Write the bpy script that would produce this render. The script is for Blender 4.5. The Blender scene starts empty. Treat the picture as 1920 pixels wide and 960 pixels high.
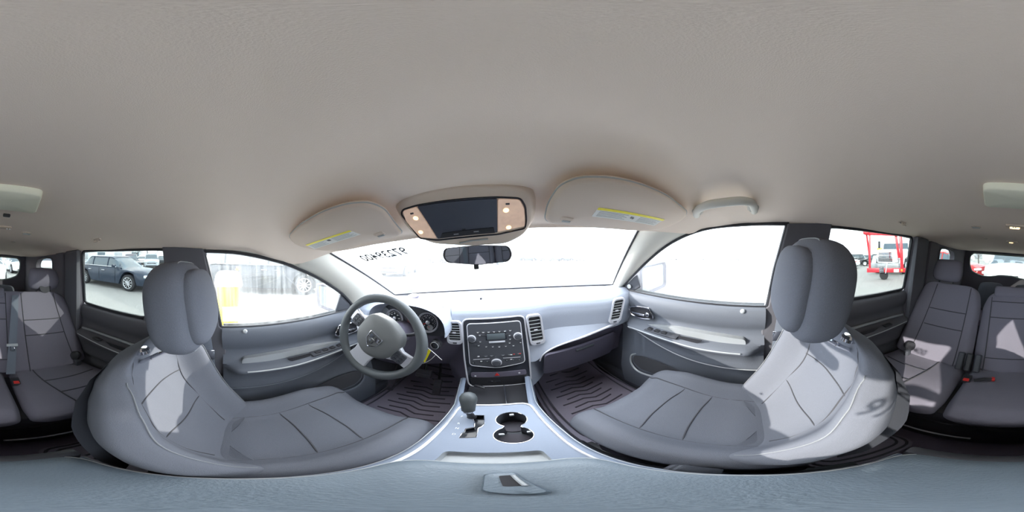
import bpy, bmesh, math, random
from mathutils import Vector, Matrix
from mathutils.geometry import tessellate_polygon
random.seed(7)
PI = math.pi
rd = math.radians
# ------------------------------------------------------------------ camera
# World frame = frame of the vehicle: x to its right, y forward, z up, origin at eye height between the front seats.
def rot_level(yaw, pitch, roll):          # vehicle frame -> level frame of the 360 camera
    return (Matrix.Rotation(-rd(yaw), 3, 'Z') @ Matrix.Rotation(rd(pitch), 3, 'X') @ Matrix.Rotation(rd(roll), 3, 'Y'))
M = rot_level(-6.531, 1.905, -4.287)
MT = M.transposed()
CAM = Vector((0.024, 0.0, 0.0))
scene = bpy.context.scene
COL = scene.collection
cd = bpy.data.cameras.new('camera')
cam = bpy.data.objects.new('camera', cd)
COL.objects.link(cam)
cd.type = 'PANO'
cd.panorama_type = 'EQUIRECTANGULAR'
cd.clip_start = 0.005
cd.clip_end = 500
cam.matrix_world = Matrix.Translation(CAM) @ (MT @ Matrix.Rotation(rd(90), 3, 'X')).to_4x4()
scene.camera = cam
# ------------------------------------------------------------------ light
SUN_AZ, SUN_EL = rd(-34), rd(22)
world = bpy.data.worlds.new('sky')
scene.world = world
world.use_nodes = True
nt = world.node_tree
for n in list(nt.nodes): nt.nodes.remove(n)
wo = nt.nodes.new('ShaderNodeOutputWorld')
bg = nt.nodes.new('ShaderNodeBackground')
tc = nt.nodes.new('ShaderNodeTexCoord')
nz = nt.nodes.new('ShaderNodeTexNoise'); nz.inputs['Scale'].default_value = 2.2; nz.inputs['Detail'].default_value = 5
cr = nt.nodes.new('ShaderNodeValToRGB')
cr.color_ramp.elements[0].position = .38; cr.color_ramp.elements[0].color = (.66, .80, 1, 1)
cr.color_ramp.elements[1].position = .62; cr.color_ramp.elements[1].color = (1, 1, 1, 1)
nt.links.new(tc.outputs['Generated'], nz.inputs['Vector'])
nt.links.new(nz.outputs['Fac'], cr.inputs['Fac'])
nt.links.new(cr.outputs['Color'], bg.inputs['Color'])
bg.inputs['Strength'].default_value = 3.25
nt.links.new(bg.outputs[0], wo.inputs[0])
sl = bpy.data.lights.new('sun', 'SUN')
sl.energy = 3.3
sl.angle = rd(0.6)
sl.color = (1, .96, .9)
sun = bpy.data.objects.new('sun', sl)
COL.objects.link(sun)
sd = Vector((math.sin(SUN_AZ) * math.cos(SUN_EL), math.cos(SUN_AZ) * math.cos(SUN_EL), math.sin(SUN_EL)))
sun.rotation_euler = sd.to_track_quat('Z', 'Y').to_euler()
sun.location = (-3, 3, 4)
scene.view_settings.view_transform = 'Standard'
scene.view_settings.look = 'None'
scene.view_settings.gamma = 1
scene.view_settings.exposure = 1.74
scene.cycles.max_bounces = 14
scene.cycles.diffuse_bounces = 8
scene.cycles.transparent_max_bounces = 24
scene.cycles.sample_clamp_indirect = 8
# ------------------------------------------------------------------ helpers
def ray(px, py):
    az = (px - 960) / 960 * PI
    el = (480 - py) / 960 * PI
    return MT @ Vector((math.sin(az) * math.cos(el), math.cos(az) * math.cos(el), math.sin(el)))
def at(px, py, ax, v):                      # point of the vehicle seen at a pixel, on the plane ax = v
    d = ray(px, py); i = 'xyz'.index(ax)
    return CAM + d * ((v - CAM[i]) / d[i])
class Fr:                                    # a tilted working plane: origin, u (right), v (up), n (towards the viewer)
    def __init__(s, o, u, v):
        s.o = Vector(o); s.u = Vector(u).normalized(); v = Vector(v)
        s.n = s.u.cross(v).normalized(); s.v = s.n.cross(s.u).normalized()
    def p(s, u, v, n=0): return s.o + s.u * u + s.v * v + s.n * n
    def at(s, px, py):
        d = ray(px, py); t = (s.o - CAM).dot(s.n) / d.dot(s.n); q = CAM + d * t - s.o
        return (q.dot(s.u), q.dot(s.v))
def lin(h):
    if isinstance(h, str):
        h = h.lstrip('#'); c = [int(h[i:i + 2], 16) / 255 for i in (0, 2, 4)]
    else: c = [x / 255 for x in h]
    return tuple(x / 12.92 if x <= .04045 else ((x + .055) / 1.055) ** 2.4 for x in c) + (1,)
MATS = {}
def mat(name, col, rough=.6, metal=0, bump=0, scale=200, var=0, vscale=6, spec=.5, emit=0, trans=0, dust_veil=0, weave=False, col2=None):
    if name in MATS: return MATS[name]
    m = bpy.data.materials.new(name); m.use_nodes = True
    t = m.node_tree; b = t.nodes['Principled BSDF']
    c = lin(col)
    b.inputs['Base Color'].default_value = c
    b.inputs['Roughness'].default_value = rough
    b.inputs['Metallic'].default_value = metal
    b.inputs['Specular IOR Level'].default_value = spec
    if emit:
        b.inputs['Emission Color'].default_value = c; b.inputs['Emission Strength'].default_value = emit
    tcn = t.nodes.new('ShaderNodeTexCoord')
    if var:
        n = t.nodes.new('ShaderNodeTexNoise'); n.inputs['Scale'].default_value = vscale; n.inputs['Detail'].default_value = 6
        r = t.nodes.new('ShaderNodeMix'); r.data_type = 'RGBA'
        c2 = lin(col2) if col2 else tuple(min(1, x * (1 + var)) for x in c[:3]) + (1,)
        c1 = tuple(x * (1 - var) for x in c[:3]) + (1,)
        r.inputs[6].default_value = c1; r.inputs[7].default_value = c2
        t.links.new(tcn.outputs['Object'], n.inputs['Vector'])
        t.links.new(n.outputs['Fac'], r.inputs[0]); t.links.new(r.outputs[2], b.inputs['Base Color'])
    if bump:
        n = t.nodes.new('ShaderNodeTexNoise'); n.inputs['Scale'].default_value = scale; n.inputs['Detail'].default_value = 3
        bp = t.nodes.new('ShaderNodeBump'); bp.inputs['Strength'].default_value = bump; bp.inputs['Distance'].default_value = .002
        t.links.new(tcn.outputs['Object'], n.inputs['Vector'])
        t.links.new(n.outputs['Fac'], bp.inputs['Height']); t.links.new(bp.outputs[0], b.inputs['Normal'])
    MATS[name] = m; return m
def glass(name, tint=(244, 245, 244), dust_veil=.1, streak=0, spec=.06):
    m = bpy.data.materials.new(name); m.use_nodes = True
    t = m.node_tree
    for n in list(t.nodes): t.nodes.remove(n)
    out = t.nodes.new('ShaderNodeOutputMaterial')
    tr = t.nodes.new('ShaderNodeBsdfTransparent'); tr.inputs[0].default_value = lin(tint)
    gl = t.nodes.new('ShaderNodeBsdfGlossy'); gl.inputs['Roughness'].default_value = .02
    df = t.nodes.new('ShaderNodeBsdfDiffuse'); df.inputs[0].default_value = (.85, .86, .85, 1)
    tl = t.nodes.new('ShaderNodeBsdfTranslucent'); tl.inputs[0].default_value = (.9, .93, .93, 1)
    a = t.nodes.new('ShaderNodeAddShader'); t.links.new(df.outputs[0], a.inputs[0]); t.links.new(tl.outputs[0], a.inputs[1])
    m1 = t.nodes.new('ShaderNodeMixShader'); m1.inputs[0].default_value = dust_veil
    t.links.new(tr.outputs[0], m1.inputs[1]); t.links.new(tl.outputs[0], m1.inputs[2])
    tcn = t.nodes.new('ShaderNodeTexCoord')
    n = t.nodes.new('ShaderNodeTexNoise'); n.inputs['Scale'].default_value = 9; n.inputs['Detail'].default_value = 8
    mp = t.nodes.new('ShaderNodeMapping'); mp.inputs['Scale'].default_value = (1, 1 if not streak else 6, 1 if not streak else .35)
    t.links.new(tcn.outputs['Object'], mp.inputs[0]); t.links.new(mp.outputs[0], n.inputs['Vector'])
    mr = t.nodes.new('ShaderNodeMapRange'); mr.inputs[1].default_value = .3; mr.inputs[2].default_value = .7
    mr.inputs[3].default_value = max(0, dust_veil * .85 - streak); mr.inputs[4].default_value = dust_veil * 1.15 + streak
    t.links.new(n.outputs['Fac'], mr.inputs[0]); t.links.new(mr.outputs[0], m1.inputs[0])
    m2 = t.nodes.new('ShaderNodeMixShader'); m2.inputs[0].default_value = spec
    t.links.new(m1.outputs[0], m2.inputs[1]); t.links.new(gl.outputs[0], m2.inputs[2])
    t.links.new(m2.outputs[0], out.inputs[0])
    MATS[name] = m; return m
# materials
m_head = mat('headliner_cloth', (246, 230, 214), .95, bump=.25, scale=900, var=.03, vscale=2, spec=.1)
m_visor = mat('visor_vinyl', (216, 200, 184), .8, bump=.1, scale=600, spec=.2)
m_beige = mat('pillar_plastic_light', (205, 202, 192), .7, bump=.15, scale=500, spec=.3)
m_fab = mat('seat_fabric', (100, 102, 109), .95, bump=.35, scale=700, var=.10, vscale=350, spec=.15)
m_fabc = mat('seat_fabric_centre', (128, 130, 132), .95, bump=.5, scale=420, var=.12, vscale=260, spec=.12)
m_fabd = mat('rear_seat_fabric', (113, 110, 120), .95, bump=.35, scale=700, var=.10, vscale=350, spec=.12)
m_seam = mat('seam_thread', (62, 62, 66), .9)
m_seaml = mat('seam_piping_light', (176, 178, 176), .9)
m_dash = mat('dash_plastic', (152, 158, 170), .62, bump=.3, scale=500, spec=.45)
m_dashd = mat('dash_plastic_dark', (92, 88, 102), .6, bump=.3, scale=500, spec=.4)
m_door = mat('door_plastic', (92, 96, 104), .6, bump=.3, scale=500, spec=.4)
m_doord = mat('door_plastic_dark', (66, 68, 74), .6, bump=.3, scale=500, spec=.4)
m_pil = mat('pillar_plastic_dark', (90, 89, 94), .7, bump=.2, scale=500, spec=.3)
m_rear = mat('cargo_trim_plastic', (96, 92, 98), .75, bump=.2, scale=400, spec=.3)
m_black = mat('black_plastic', (40, 40, 44), .45)
m_gloss = mat('gloss_black_plastic', (44, 46, 52), .18)
m_rub = mat('black_rubber', (74, 70, 78), .7)
m_mat = mat('rubber_floor_mat', (140, 132, 146), .55, bump=.4, scale=120)
m_carpet = mat('floor_carpet', (128, 118, 132), 1, bump=.6, scale=500, var=.2, vscale=300)
m_silver = mat('satin_silver', (206, 206, 212), .35, metal=.4)
m_silverd = mat('satin_trim_grey', (165, 168, 170), .4, metal=.3)
m_chrome = mat('chrome', (225, 225, 230), .08, metal=1)
m_leather = mat('wheel_leather', (72, 76, 78), .5, bump=.3, scale=600, spec=.5)
m_hub = mat('airbag_cover', (90, 92, 92), .55, bump=.2, scale=600)
m_white = mat('white_print', (235, 235, 235), .6)
m_paper = mat('white_paper', (228, 228, 222), .8)
m_yellow = mat('yellow_plastic', (236, 222, 40), .5)
m_orange = mat('amber_plastic', (235, 150, 60), .4)
m_red = mat('red_plastic', (205, 50, 45), .45)
m_redp = mat('red_paint', (200, 38, 52), .35, spec=.6)
m_display = mat('grey_display', (84, 92, 96), .3)
m_face = mat('gauge_face', (60, 60, 66), .5)
m_screen = mat('dark_smoked_panel', (72, 76, 88), .3)
m_console = mat('console_deck', (118, 127, 142), .45, metal=.15, bump=.1, scale=300)
m_lid = mat('armrest_vinyl', (96, 107, 116), .45, bump=.5, scale=260, var=.12, vscale=22, spec=.6)
m_mirror = mat('mirror_glass', (225, 232, 235), .02, metal=1)
m_belt = mat('belt_webbing', (104, 110, 120), .85, bump=.4, scale=900)
m_lens = mat('warm_lamp_lens', (240, 204, 180), .25, emit=.08, var=.25, vscale=60)
m_bulb = mat('warm_lamp_bulb', (255, 214, 150), .3, emit=.8)
m_lampw = mat('white_lamp_plastic', (248, 246, 222), .6)
G_ws = glass('windshield_glass', dust_veil=.055)  # milky film stands in for the glare of overexposed daylight
G_l = glass('dirty_side_glass', dust_veil=.05, streak=.025)
G_r = glass('glare_veil_glass', dust_veil=.045)  # added veil whitens this pane in place of daylight glare
G_rear = glass('rear_side_glass', tint=(190, 194, 192), dust_veil=.0)

G_stick = glass('translucent_paper', dust_veil=.85)
def setp(o, label=None, cat=None, group=None, kind=None):
    if label: o['label'] = label
    if cat: o['category'] = cat
    if group: o['group'] = group
    if kind: o['kind'] = kind
    return o
def thing(name, label, cat, loc=(0, 0, 0), group=None, kind=None):
    o = bpy.data.objects.new(name, None); COL.objects.link(o); o.location = loc
    o.empty_display_size = .05
    return setp(o, label, cat, group, kind)
def link(name, me, m, parent=None, ang=35):
    o = bpy.data.objects.new(name, me); COL.objects.link(o)
    if m:
        for x in (m if isinstance(m, (list, tuple)) else [m]): me.materials.append(x)
    for p in me.polygons: p.use_smooth = True
    try: me.set_sharp_from_angle(angle=rd(ang))
    except Exception: pass
    if parent:
        # vertices are written in world space; move them into the frame of the parent
        o.parent = parent
        w = world_of(parent)
        if w != Matrix.Identity(4): me.transform(w.inverted())
    return o
def world_of(o):
    w = o.matrix_basis.copy()
    while o.parent:
        o = o.parent; w = o.matrix_basis @ w
    return w
class MB:
    def __init__(s): s.bm = bmesh.new()
    def grid(s, f, nu, nv, cu=False, cv=False):      # f(i/nu, j/nv)
        V = [[s.bm.verts.new(f(i / nu, j / nv)) for j in range(nv + (0 if cv else 1))] for i in range(nu + (0 if cu else 1))]
        for i in range(nu):
            for j in range(nv):
                q = [V[i][j], V[(i + 1) % len(V)][j], V[(i + 1) % len(V)][(j + 1) % len(V[0])], V[i][(j + 1) % len(V[0])]]
                try: s.bm.faces.new(q)
                except ValueError: pass
        return V
    def loft(s, rings, cap=True):
        V = [[s.bm.verts.new(p) for p in r] for r in rings]
        n = len(rings[0])
        for a, b in zip(V, V[1:]):
            for j in range(n): s.bm.faces.new((a[j], a[(j + 1) % n], b[(j + 1) % n], b[j]))
        if cap:
            s.bm.faces.new(V[0][::-1]); s.bm.faces.new(V[-1])
        return s
    def box(s, c, size, r=.0, R=None, seg=2):
        t = bmesh.new(); bmesh.ops.create_cube(t, size=1)
        for v in t.verts: v.co = Vector((v.co.x * size[0], v.co.y * size[1], v.co.z * size[2]))
        if r: bmesh.ops.bevel(t, geom=t.edges[:], offset=r, segments=seg, profile=.5, affect='EDGES')
        for v in t.verts:
            if R is not None: v.co = R @ v.co
            v.co += Vector(c)
        s.add(t); return s
    def add(s, t):
        mp = {v: s.bm.verts.new(v.co) for v in t.verts}
        for f in t.faces:
            try: s.bm.faces.new([mp[v] for v in f.verts])
            except ValueError: pass
        t.free()
    def frbox(s, fr, u0, v0, u1, v1, n0, n1, r=.001, seg=2):
        R = Matrix((fr.u, fr.v, fr.n)).transposed()
        return s.box(fr.p((u0 + u1) / 2, (v0 + v1) / 2, (n0 + n1) / 2), (abs(u1 - u0), abs(v1 - v0), abs(n1 - n0)), r, R, seg)
    def tube(s, pts, r, n=8, closed=False, cap=True, flat=None):
        pts = [Vector(p) for p in pts]; N = len(pts); rings = []
        prev = None
        for i, p in enumerate(pts):
            a = pts[(i - 1) % N] if closed or i > 0 else p; b = pts[(i + 1) % N] if closed or i < N - 1 else p
            t = (b - a).normalized()
            if prev is None:
                prev = t.orthogonal().normalized()
            prev = (prev - t * prev.dot(t)).normalized()
            w = t.cross(prev); rr = r[i] if isinstance(r, (list, tuple)) else r
            rings.append([p + (prev * math.cos(k * 2 * PI / n) + w * math.sin(k * 2 * PI / n)) * rr for k in range(n)])
        if closed:
            V = [[s.bm.verts.new(q) for q in rg] for rg in rings]
            # smallest-twist closing offset
            off = min(range(n), key=lambda o: sum((V[-1][j].co - V[0][(j + o) % n].co).length for j in range(n)))
            for i in range(N):
                A = V[i]; B = V[(i + 1) % N]; o = off if i == N - 1 else 0
                for j in range(n): s.bm.faces.new((A[j], A[(j + 1) % n], B[(j + 1 + o) % n], B[(j + o) % n]))
        else: s.loft(rings, cap)
        return s
    def lathe(s, c, axis, prof, n=24, cap=True):      # prof: (radius, height along axis)
        c = Vector(c); ax = Vector(axis).normalized(); u = ax.orthogonal().normalized(); w = ax.cross(u)
        s.loft([[c + ax * h + (u * math.cos(k * 2 * PI / n) + w * math.sin(k * 2 * PI / n)) * max(r, 1e-5) for k in range(n)] for r, h in prof], cap)
        return s
    def plate(s, outl, f, t=.01, holes=(), bev=0):    # outline of (a, b); f(a, b, depth) -> point; depth 0 .. t
        loops = [list(outl)] + [list(h) for h in holes]
        tri = tessellate_polygon([[Vector((a, b, 0)) for a, b in lp] for lp in loops])
        flat = [p for lp in loops for p in lp]
        A = [s.bm.verts.new(f(a, b, 0)) for a, b in flat]; B = [s.bm.verts.new(f(a, b, t)) for a, b in flat]
        for x in tri:
            try: s.bm.faces.new([A[i] for i in x]); s.bm.faces.new([B[i] for i in x[::-1]])
            except ValueError: pass
        k = 0
        for lp in loops:
            n = len(lp)
            for i in range(n):
                j = (i + 1) % n
                try: s.bm.faces.new((A[k + i], A[k + j], B[k + j], B[k + i]))
                except ValueError: pass
            k += n
        return s
    def frplate(s, fr, outl, n0, n1, holes=()):
        return s.plate(outl, lambda a, b, d: fr.p(a, b, n0 + d), n1 - n0, holes)
    def build(s, name, m, parent=None, ang=35, bevel=0, sub=0, **kw):
        bmesh.ops.recalc_face_normals(s.bm, faces=s.bm.faces[:])
        me = bpy.data.meshes.new(name); s.bm.to_mesh(me); s.bm.free()
        o = link(name, me, m, parent, ang)
        if bevel:
            md = o.modifiers.new('b', 'BEVEL'); md.width = bevel; md.segments = 2; md.limit_method = 'ANGLE'; md.angle_limit = rd(40)
        if sub:
            md = o.modifiers.new('s', 'SUBSURF'); md.levels = sub; md.render_levels = sub
        return setp(o, **kw) if kw else o
def rrect(u0, v0, u1, v1, r, n=5):
    out = []
    for cx, cy, a0 in ((u1 - r, v1 - r, 0), (u0 + r, v1 - r, 90), (u0 + r, v0 + r, 180), (u1 - r, v0 + r, 270)):
        for k in range(n + 1):
            a = rd(a0 + 90 * k / n); out.append((cx + r * math.cos(a), cy + r * math.sin(a)))
    return out
def roundpoly(pts, r=.02, n=4):                       # round the corners of a polygon
    out = []; N = len(pts)
    for i in range(N):
        p = Vector(pts[i]).to_2d(); a = Vector(pts[i - 1]).to_2d(); b = Vector(pts[(i + 1) % N]).to_2d()
        da = (a - p); db = (b - p); k = min(r, da.length * .45, db.length * .45)
        A = p + da.normalized() * k; B = p + db.normalized() * k
        for j in range(n + 1):
            t = j / n; q = A * (1 - t) ** 2 + p * 2 * t * (1 - t) + B * t * t; out.append((q.x, q.y))
    return out
def spl(pts, n=8, closed=False):                       # Catmull-Rom through points
    P = [Vector(p) for p in pts]; N = len(P); out = []
    for i in range(N if closed else N - 1):
        a = P[(i - 1) % N] if closed or i > 0 else P[0]; b = P[i]; c = P[(i + 1) % N]
        d = P[(i + 2) % N] if closed or i + 2 < N else P[-1]
        for k in range(n):
            t = k / n
            out.append(.5 * ((2 * b) + (c - a) * t + (2 * a - 5 * b + 4 * c - d) * t * t + (3 * b - a - 3 * c + d) * t ** 3))
    if not closed: out.append(P[-1])
    return out
def lerp(a, b, t): return a + (b - a) * t
def smooth(a, b, x):
    t = max(0, min(1, (x - a) / (b - a))); return t * t * (3 - 2 * t)
def interp(tab, x):
    if x <= tab[0][0]: return tab[0][1]
    for (a, p), (b, q) in zip(tab, tab[1:]):
        if x <= b: return p + (q - p) * (x - a) / (b - a)
    return tab[-1][1]
def sinterp(tab, x):
    if x <= tab[0][0]: return tab[0][1]
    for (a, p), (b, q) in zip(tab, tab[1:]):
        if x <= b: return p + (q - p) * smooth(0, 1, (x - a) / (b - a))
    return tab[-1][1]
# text as mesh
def text(name, s, fr, u, v, size, m, parent=None, n=.001, align='CENTER', ext=.0002, mirror=False, bold=0, **kw):
    c = bpy.data.curves.new(name, 'FONT'); c.body = s; c.size = size; c.extrude = ext; c.offset = bold
    c.align_x = align; c.align_y = 'CENTER'; c.resolution_u = 2
    t = bpy.data.objects.new('tmp', c); COL.objects.link(t)
    dg = bpy.context.evaluated_depsgraph_get(); me = bpy.data.meshes.new_from_object(t.evaluated_get(dg))
    bpy.data.objects.remove(t); bpy.data.curves.remove(c)
    sx = -1 if mirror else 1
    W = Matrix.Translation(fr.p(u, v, n)) @ Matrix((fr.u * sx, fr.v, fr.n)).transposed().to_4x4()
    me.transform(W); me.name = name
    me.materials.clear()
    o = link(name, me, m, parent)
    return setp(o, **kw) if kw else o

# ================================================================== SHELL
def xs(z): return .70 if z < -.27 else .70 - .13 * (z + .27)
H_EDGE_X = [(-2.36, .56), (-1.9, .61), (-1.2, .64), (-.2, .655), (.1, .65), (.24, .645), (.385, .50), (.44, .30), (.475, .05)]
H_EDGE_Z = [(-2.36, .115), (-1.9, .10), (-1.2, .105), (-.95, .118), (-.6, .10), (-.15, .085), (0, .074), (.17, .056), (.24, .036), (.385, .046), (.44, .056), (.475, .060)]
H_MID = [(-2.36, .125), (-2.0, .15), (-1.2, .178), (-.5, .19), (0, .185), (.15, .17), (.3, .125), (.44, .072), (.475, .063)]
def head_z(x, y):
    xe, ze, zc = interp(H_EDGE_X, y), sinterp(H_EDGE_Z, y), sinterp(H_MID, y)
    s = min(1, abs(x) / xe)
    k = 3.4 if y < .1 else lerp(3.4, 5.0, min(1, (y - .1) / .3))
    if x < 0: ze -= .030 * smooth(.02, .2, y) * (1 - smooth(.25, .385, y))
    return ze + (zc - ze) * (1 - s ** k)
def head_f(u, v):
    y = lerp(-2.37, .475, v)
    a = u * 2 - 1
    s = math.sin(a * PI / 2) * .55 + a * .45
    x = s * interp(H_EDGE_X, y)
    return Vector((x, y, head_z(x, y)))
b = MB(); b.grid(head_f, 60, 110)
ceiling = b.build('ceiling', m_head, ang=180, label='pale grey-beige cloth headliner covering the whole roof', cat='ceiling', kind='structure')
# outer roof skin keeps daylight out between headliner and rails
b = MB(); b.grid(lambda u, v: Vector(((u * 2 - 1) * .72, lerp(-2.45, .42, v), .235 - .12 * abs(u * 2 - 1) ** 3 - .10 * smooth(.15, .42, lerp(-2.45, .42, v)))), 16, 16)
b.build('roof', mat('dark_body_paint', (40, 42, 46), .3), label='outer roof skin above the headliner', cat='roof', kind='structure')
# floor
b = MB(); b.box((0, -.6, -1.07), (1.50, 3.7, .04))
b.build('floor', m_carpet, label='dark carpeted floor under the seats', cat='floor', kind='structure')
b = MB(); b.grid(lambda u, v: Vector((lerp(-.72, .72, u), lerp(1.02, 1.22, smooth(0, 1, v)) , lerp(-1.05, -.55, v))), 8, 8)
b.build('wall_front', m_carpet, label='dark carpeted firewall beyond the pedals', cat='wall', kind='structure')
# windshield
BL, BR, BC = Vector((-.60, .865, -.240)), Vector((.665, .725, -.247)), Vector((0.02, .885, -.213))
TL, TR, TC = at(612, 470, 'y', .37), at(1200, 425, 'y', .40), Vector((0, .475, .062))
def q3(a, m, c, t):                         # parabola through a, m, c
    return a * (2 * (t - .5) * (t - 1)) + m * (4 * t * (1 - t)) + c * (2 * t * (t - .5))
def ws_f(u, v): return q3(BL, BC, BR, u).lerp(q3(TL, TC, TR, u), v) + Vector((0, .0, .012)) * math.sin(PI * v)
b = MB(); b.grid(ws_f, 24, 10)
b.build('window_1', G_ws, ang=180, label='wide windshield whitened by a milky veil added for daylight glare', cat='windshield', kind='structure')
ws_edge = [ws_f(0, 1 - i / 16) for i in range(17)] + [ws_f(i / 24, 0) for i in range(1, 25)] + [ws_f(1, i / 16) for i in range(1, 17)]
b = MB(); b.tube(ws_edge, .0055, 6)
b.build('trim_1', m_black, label='thin black seal along the sides and foot of the windshield', cat='seal', kind='structure')
# A pillars
WIN_TOP = {-1: [(378, 472), (390, 471.5), (450, 475), (520, 490), (560, 505), (600, 524), (640, 551), (664, 577)],
           1: [(1478, 420), (1460, 420), (1400, 421), (1320, 430), (1260, 455), (1215, 490), (1180, 525), (1160, 548)]}
def side_at(px, py, s, off=0):
    q = at(px, py, 'x', s * .67)
    for _ in range(4): q = at(px, py, 'x', s * (xs(q.z) - off))
    return q
TOPC = {s: spl([side_at(px, py, s) for px, py in WIN_TOP[s]], 5) for s in (-1, 1)}
for s in (-1, 1):
    we = [ws_f(0 if s < 0 else 1, 1 - i / 20) for i in range(21)]
    top = [p for p in TOPC[s] if p.y > .24]
    def along(c, t):
        k = t * (len(c) - 1); i = min(int(k), len(c) - 2); return c[i].lerp(c[i + 1], k - i)
    def pf(u, v):
        a = along(we, min(1, u)) ; c = along(top, u)
        p = a.lerp(c, v); return p + Vector((-s * .02, -.02, -.004)) * math.sin(PI * v)
    b = MB(); b.grid(pf, 20, 8)
    o = b.build('trim_2' if s < 0 else 'trim_3', m_beige, ang=180,
            label='pale grey windshield pillar cover on the %s side' % ('steering wheel' if s < 0 else 'glove box'), cat='pillar trim', kind='structure')
for s in (-1, 1):
    tp = [p for p in TOPC[s] if p.y < .33]
    def sf(u, v):
        k = u * (len(tp) - 1); i = min(int(k), len(tp) - 2); a = tp[i].lerp(tp[i + 1], k - i) + Vector((s * .012, 0, -.001))
        yy = min(a.y, .36); xe = interp(H_EDGE_X, yy) - .05; c = Vector((s * xe, a.y if a.y < .24 else lerp(a.y, yy, .5), head_z(s * xe, yy) + .004))
        return a.lerp(c, v) + Vector((s * .0, 0, .012 * math.sin(PI * v)))
    b = MB(); b.grid(sf, 30, 6)
    b.build('trim_4' if s < 0 else 'trim_5', m_beige, ang=180, label='pale roof rail trim above the %s side window' % ('driver' if s < 0 else 'front passenger'), cat='roof trim', kind='structure')
# side pillars and cargo walls
def sidef(s, inset=.0): return lambda y, z, d: Vector((s * (xs(z) - inset + d), y, z))
for s in (-1, 1):
    nm = 'wall_left' if s < 0 else 'wall_right'
    who = 'left' if s < 0 else 'right'
    w = thing(nm, 'dark plastic side wall of the cabin on the %s side, with pillars' % ('driver' if s < 0 else 'passenger'), 'wall', kind='structure')
    b = MB(); b.plate([(-.06, -1.05), (-.06, -.285), (-.085, -.265), (-.105, -.1), (-.14, .085), (-.33, .105), (-.325, .03), (-.36, -.08), (-.44, -.235), (-.46, -.27), (-.46, -1.05)], sidef(s, .02), .05)
    b.build('door_pillar', m_pil, w, bevel=.006)
    hole = roundpoly([(-1.41, -.15), (-1.39, .075), (-1.60, .088), (-1.80, .072), (-1.885, .01), (-1.87, -.13), (-1.80, -.15)], .05)
    b = MB(); b.plate([(-.96, -1.05), (-.96, .125), (-2.40, .125), (-2.40, -1.05)], sidef(s, .03), .06, [hole])
    b.build('cargo_panel', m_rear, w, bevel=.004)
    b = MB(); b.plate([(-.935, -1.05), (-.945, .122), (-1.10, .12), (-1.12, -1.05)], sidef(s, .055), .03)
    b.build('rear_pillar', m_pil, w, bevel=.008)
    b = MB(); b.plate([(-1.15, -.9), (-1.16, .116), (-1.30, .114), (-1.34, -.9)], sidef(s, .05), .03)
    b.build('pillar_ridge', m_rear, w, bevel=.012)
    b = MB(); b.tube([Vector((s * (xs(z) - .033), y, z)) for y, z in hole], .009, 8, closed=True)
    b.build('window_surround', m_pil, w)
    # belt anchor handle on the rear pillar
    b = MB(); b.tube(spl([(s * .655, -1.155, -.24), (s * .632, -1.18, -.20), (s * .628, -1.20, -.15), (s * .65, -1.20, -.10)], 6), .008, 8)
    b.build('belt_guide', m_black, w)
    b = MB(); b.box((s * .70, .15, -1.0), (.10, 2.6, .12), .02)
    b.build('sill_cover', m_doord, w)
    b = MB(); b.plate([(.60, -1.05), (.60, -.28), (1.25, -.28), (1.25, -1.05)], sidef(s, .02), .04)
    b.build('kick_panel', m_doord, w)
    # glass of quarter window
    b = MB(); b.plate(hole, sidef(s, -.01), .003)
    b.build('window_%d' % (6 if s < 0 else 7), G_rear, label='small quarter window beside the cargo area on the %s side' % ('driver' if s < 0 else 'passenger'), cat='window', kind='structure')
# tailgate
tg = thing('wall_rear', 'dark plastic inner face of the tailgate below the rear window', 'tailgate', kind='structure')
hb = [(.40, -.225), (.30, -.245), (.18, -.235), (.10, -.21)]
hole = [(-.50, .09), (.50, .09)] + [(.545, .04), (.55, -.07), (.51, -.18)] + hb + [(-x, z) for x, z in hb[::-1]] + [(-.51, -.18), (-.55, -.07), (-.545, .04)]
hole = roundpoly(hole, .04, 3)
b = MB(); b.plate([(-.72, -1.05), (.72, -1.05), (.72, .18), (-.72, .18)], lambda x, z, d: Vector((x, -2.36 - d, z)), .04, [hole])
b.build('tailgate_panel', m_rear, tg, bevel=.006)
b = MB(); b.tube([(x, -2.355, z) for x, z in hole], .011, 8, closed=True)
b.build('window_surround', mat('window_surround_grey', (128, 134, 130), .6), tg)
b = MB(); b.plate(hole, lambda x, z, d: Vector((x, -2.385 - d, z)), .003)
b.build('window_8', G_rear, label='rounded rear window in the tailgate', cat='window', kind='structure')
# lid of cargo floor / folded third row
b = MB(); b.box((0, -1.9, -.62), (1.2, .8, .06), .01)
b.build('cargo_floor', m_carpet, label='dark flat cargo floor behind the rear bench', cat='floor', kind='structure')
# ------------------------------------------------------------------ doors
ARM_Z = [(-1.1, -.47), (-.45, -.475), (0, -.468), (.2, -.462), (.33, -.452), (.47, -.445), (.6, -.45)]
LOW_Z = [(-1.1, -.62), (-.5, -.60), (0, -.598), (.1, -.590), (.215, -.575), (.343, -.540), (.446, -.505), (.52, -.475), (.7, -.46)]
def door_x(y, z, y0, y1):
    za, zl = interp(ARM_Z, y), interp(LOW_Z, y)
    arm = smooth(y0 - .02, y0 + .08, y) * (1 - smooth(y1 - .09, y1 - .02, y))
    pts = [(-1.02, .655), (-.92, .640), (-.80, .628), (zl - .02, .655), (zl - .004, .638), (zl + .012, .632), (za - .05, lerp(.665, .640, arm)), (za - .014, lerp(.672, .605, arm)),
           (za, lerp(.672, .602, arm)), (za + .010, lerp(.672, .612, arm)), (za + .018, .655), (za + .045, .678), (-.385, .684), (-.365, .672), (-.33, .660), (-.295, .662), (-.275, .674), (-.266, .70)]
    pts = sorted(pts)
    return interp(pts, z)
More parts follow.
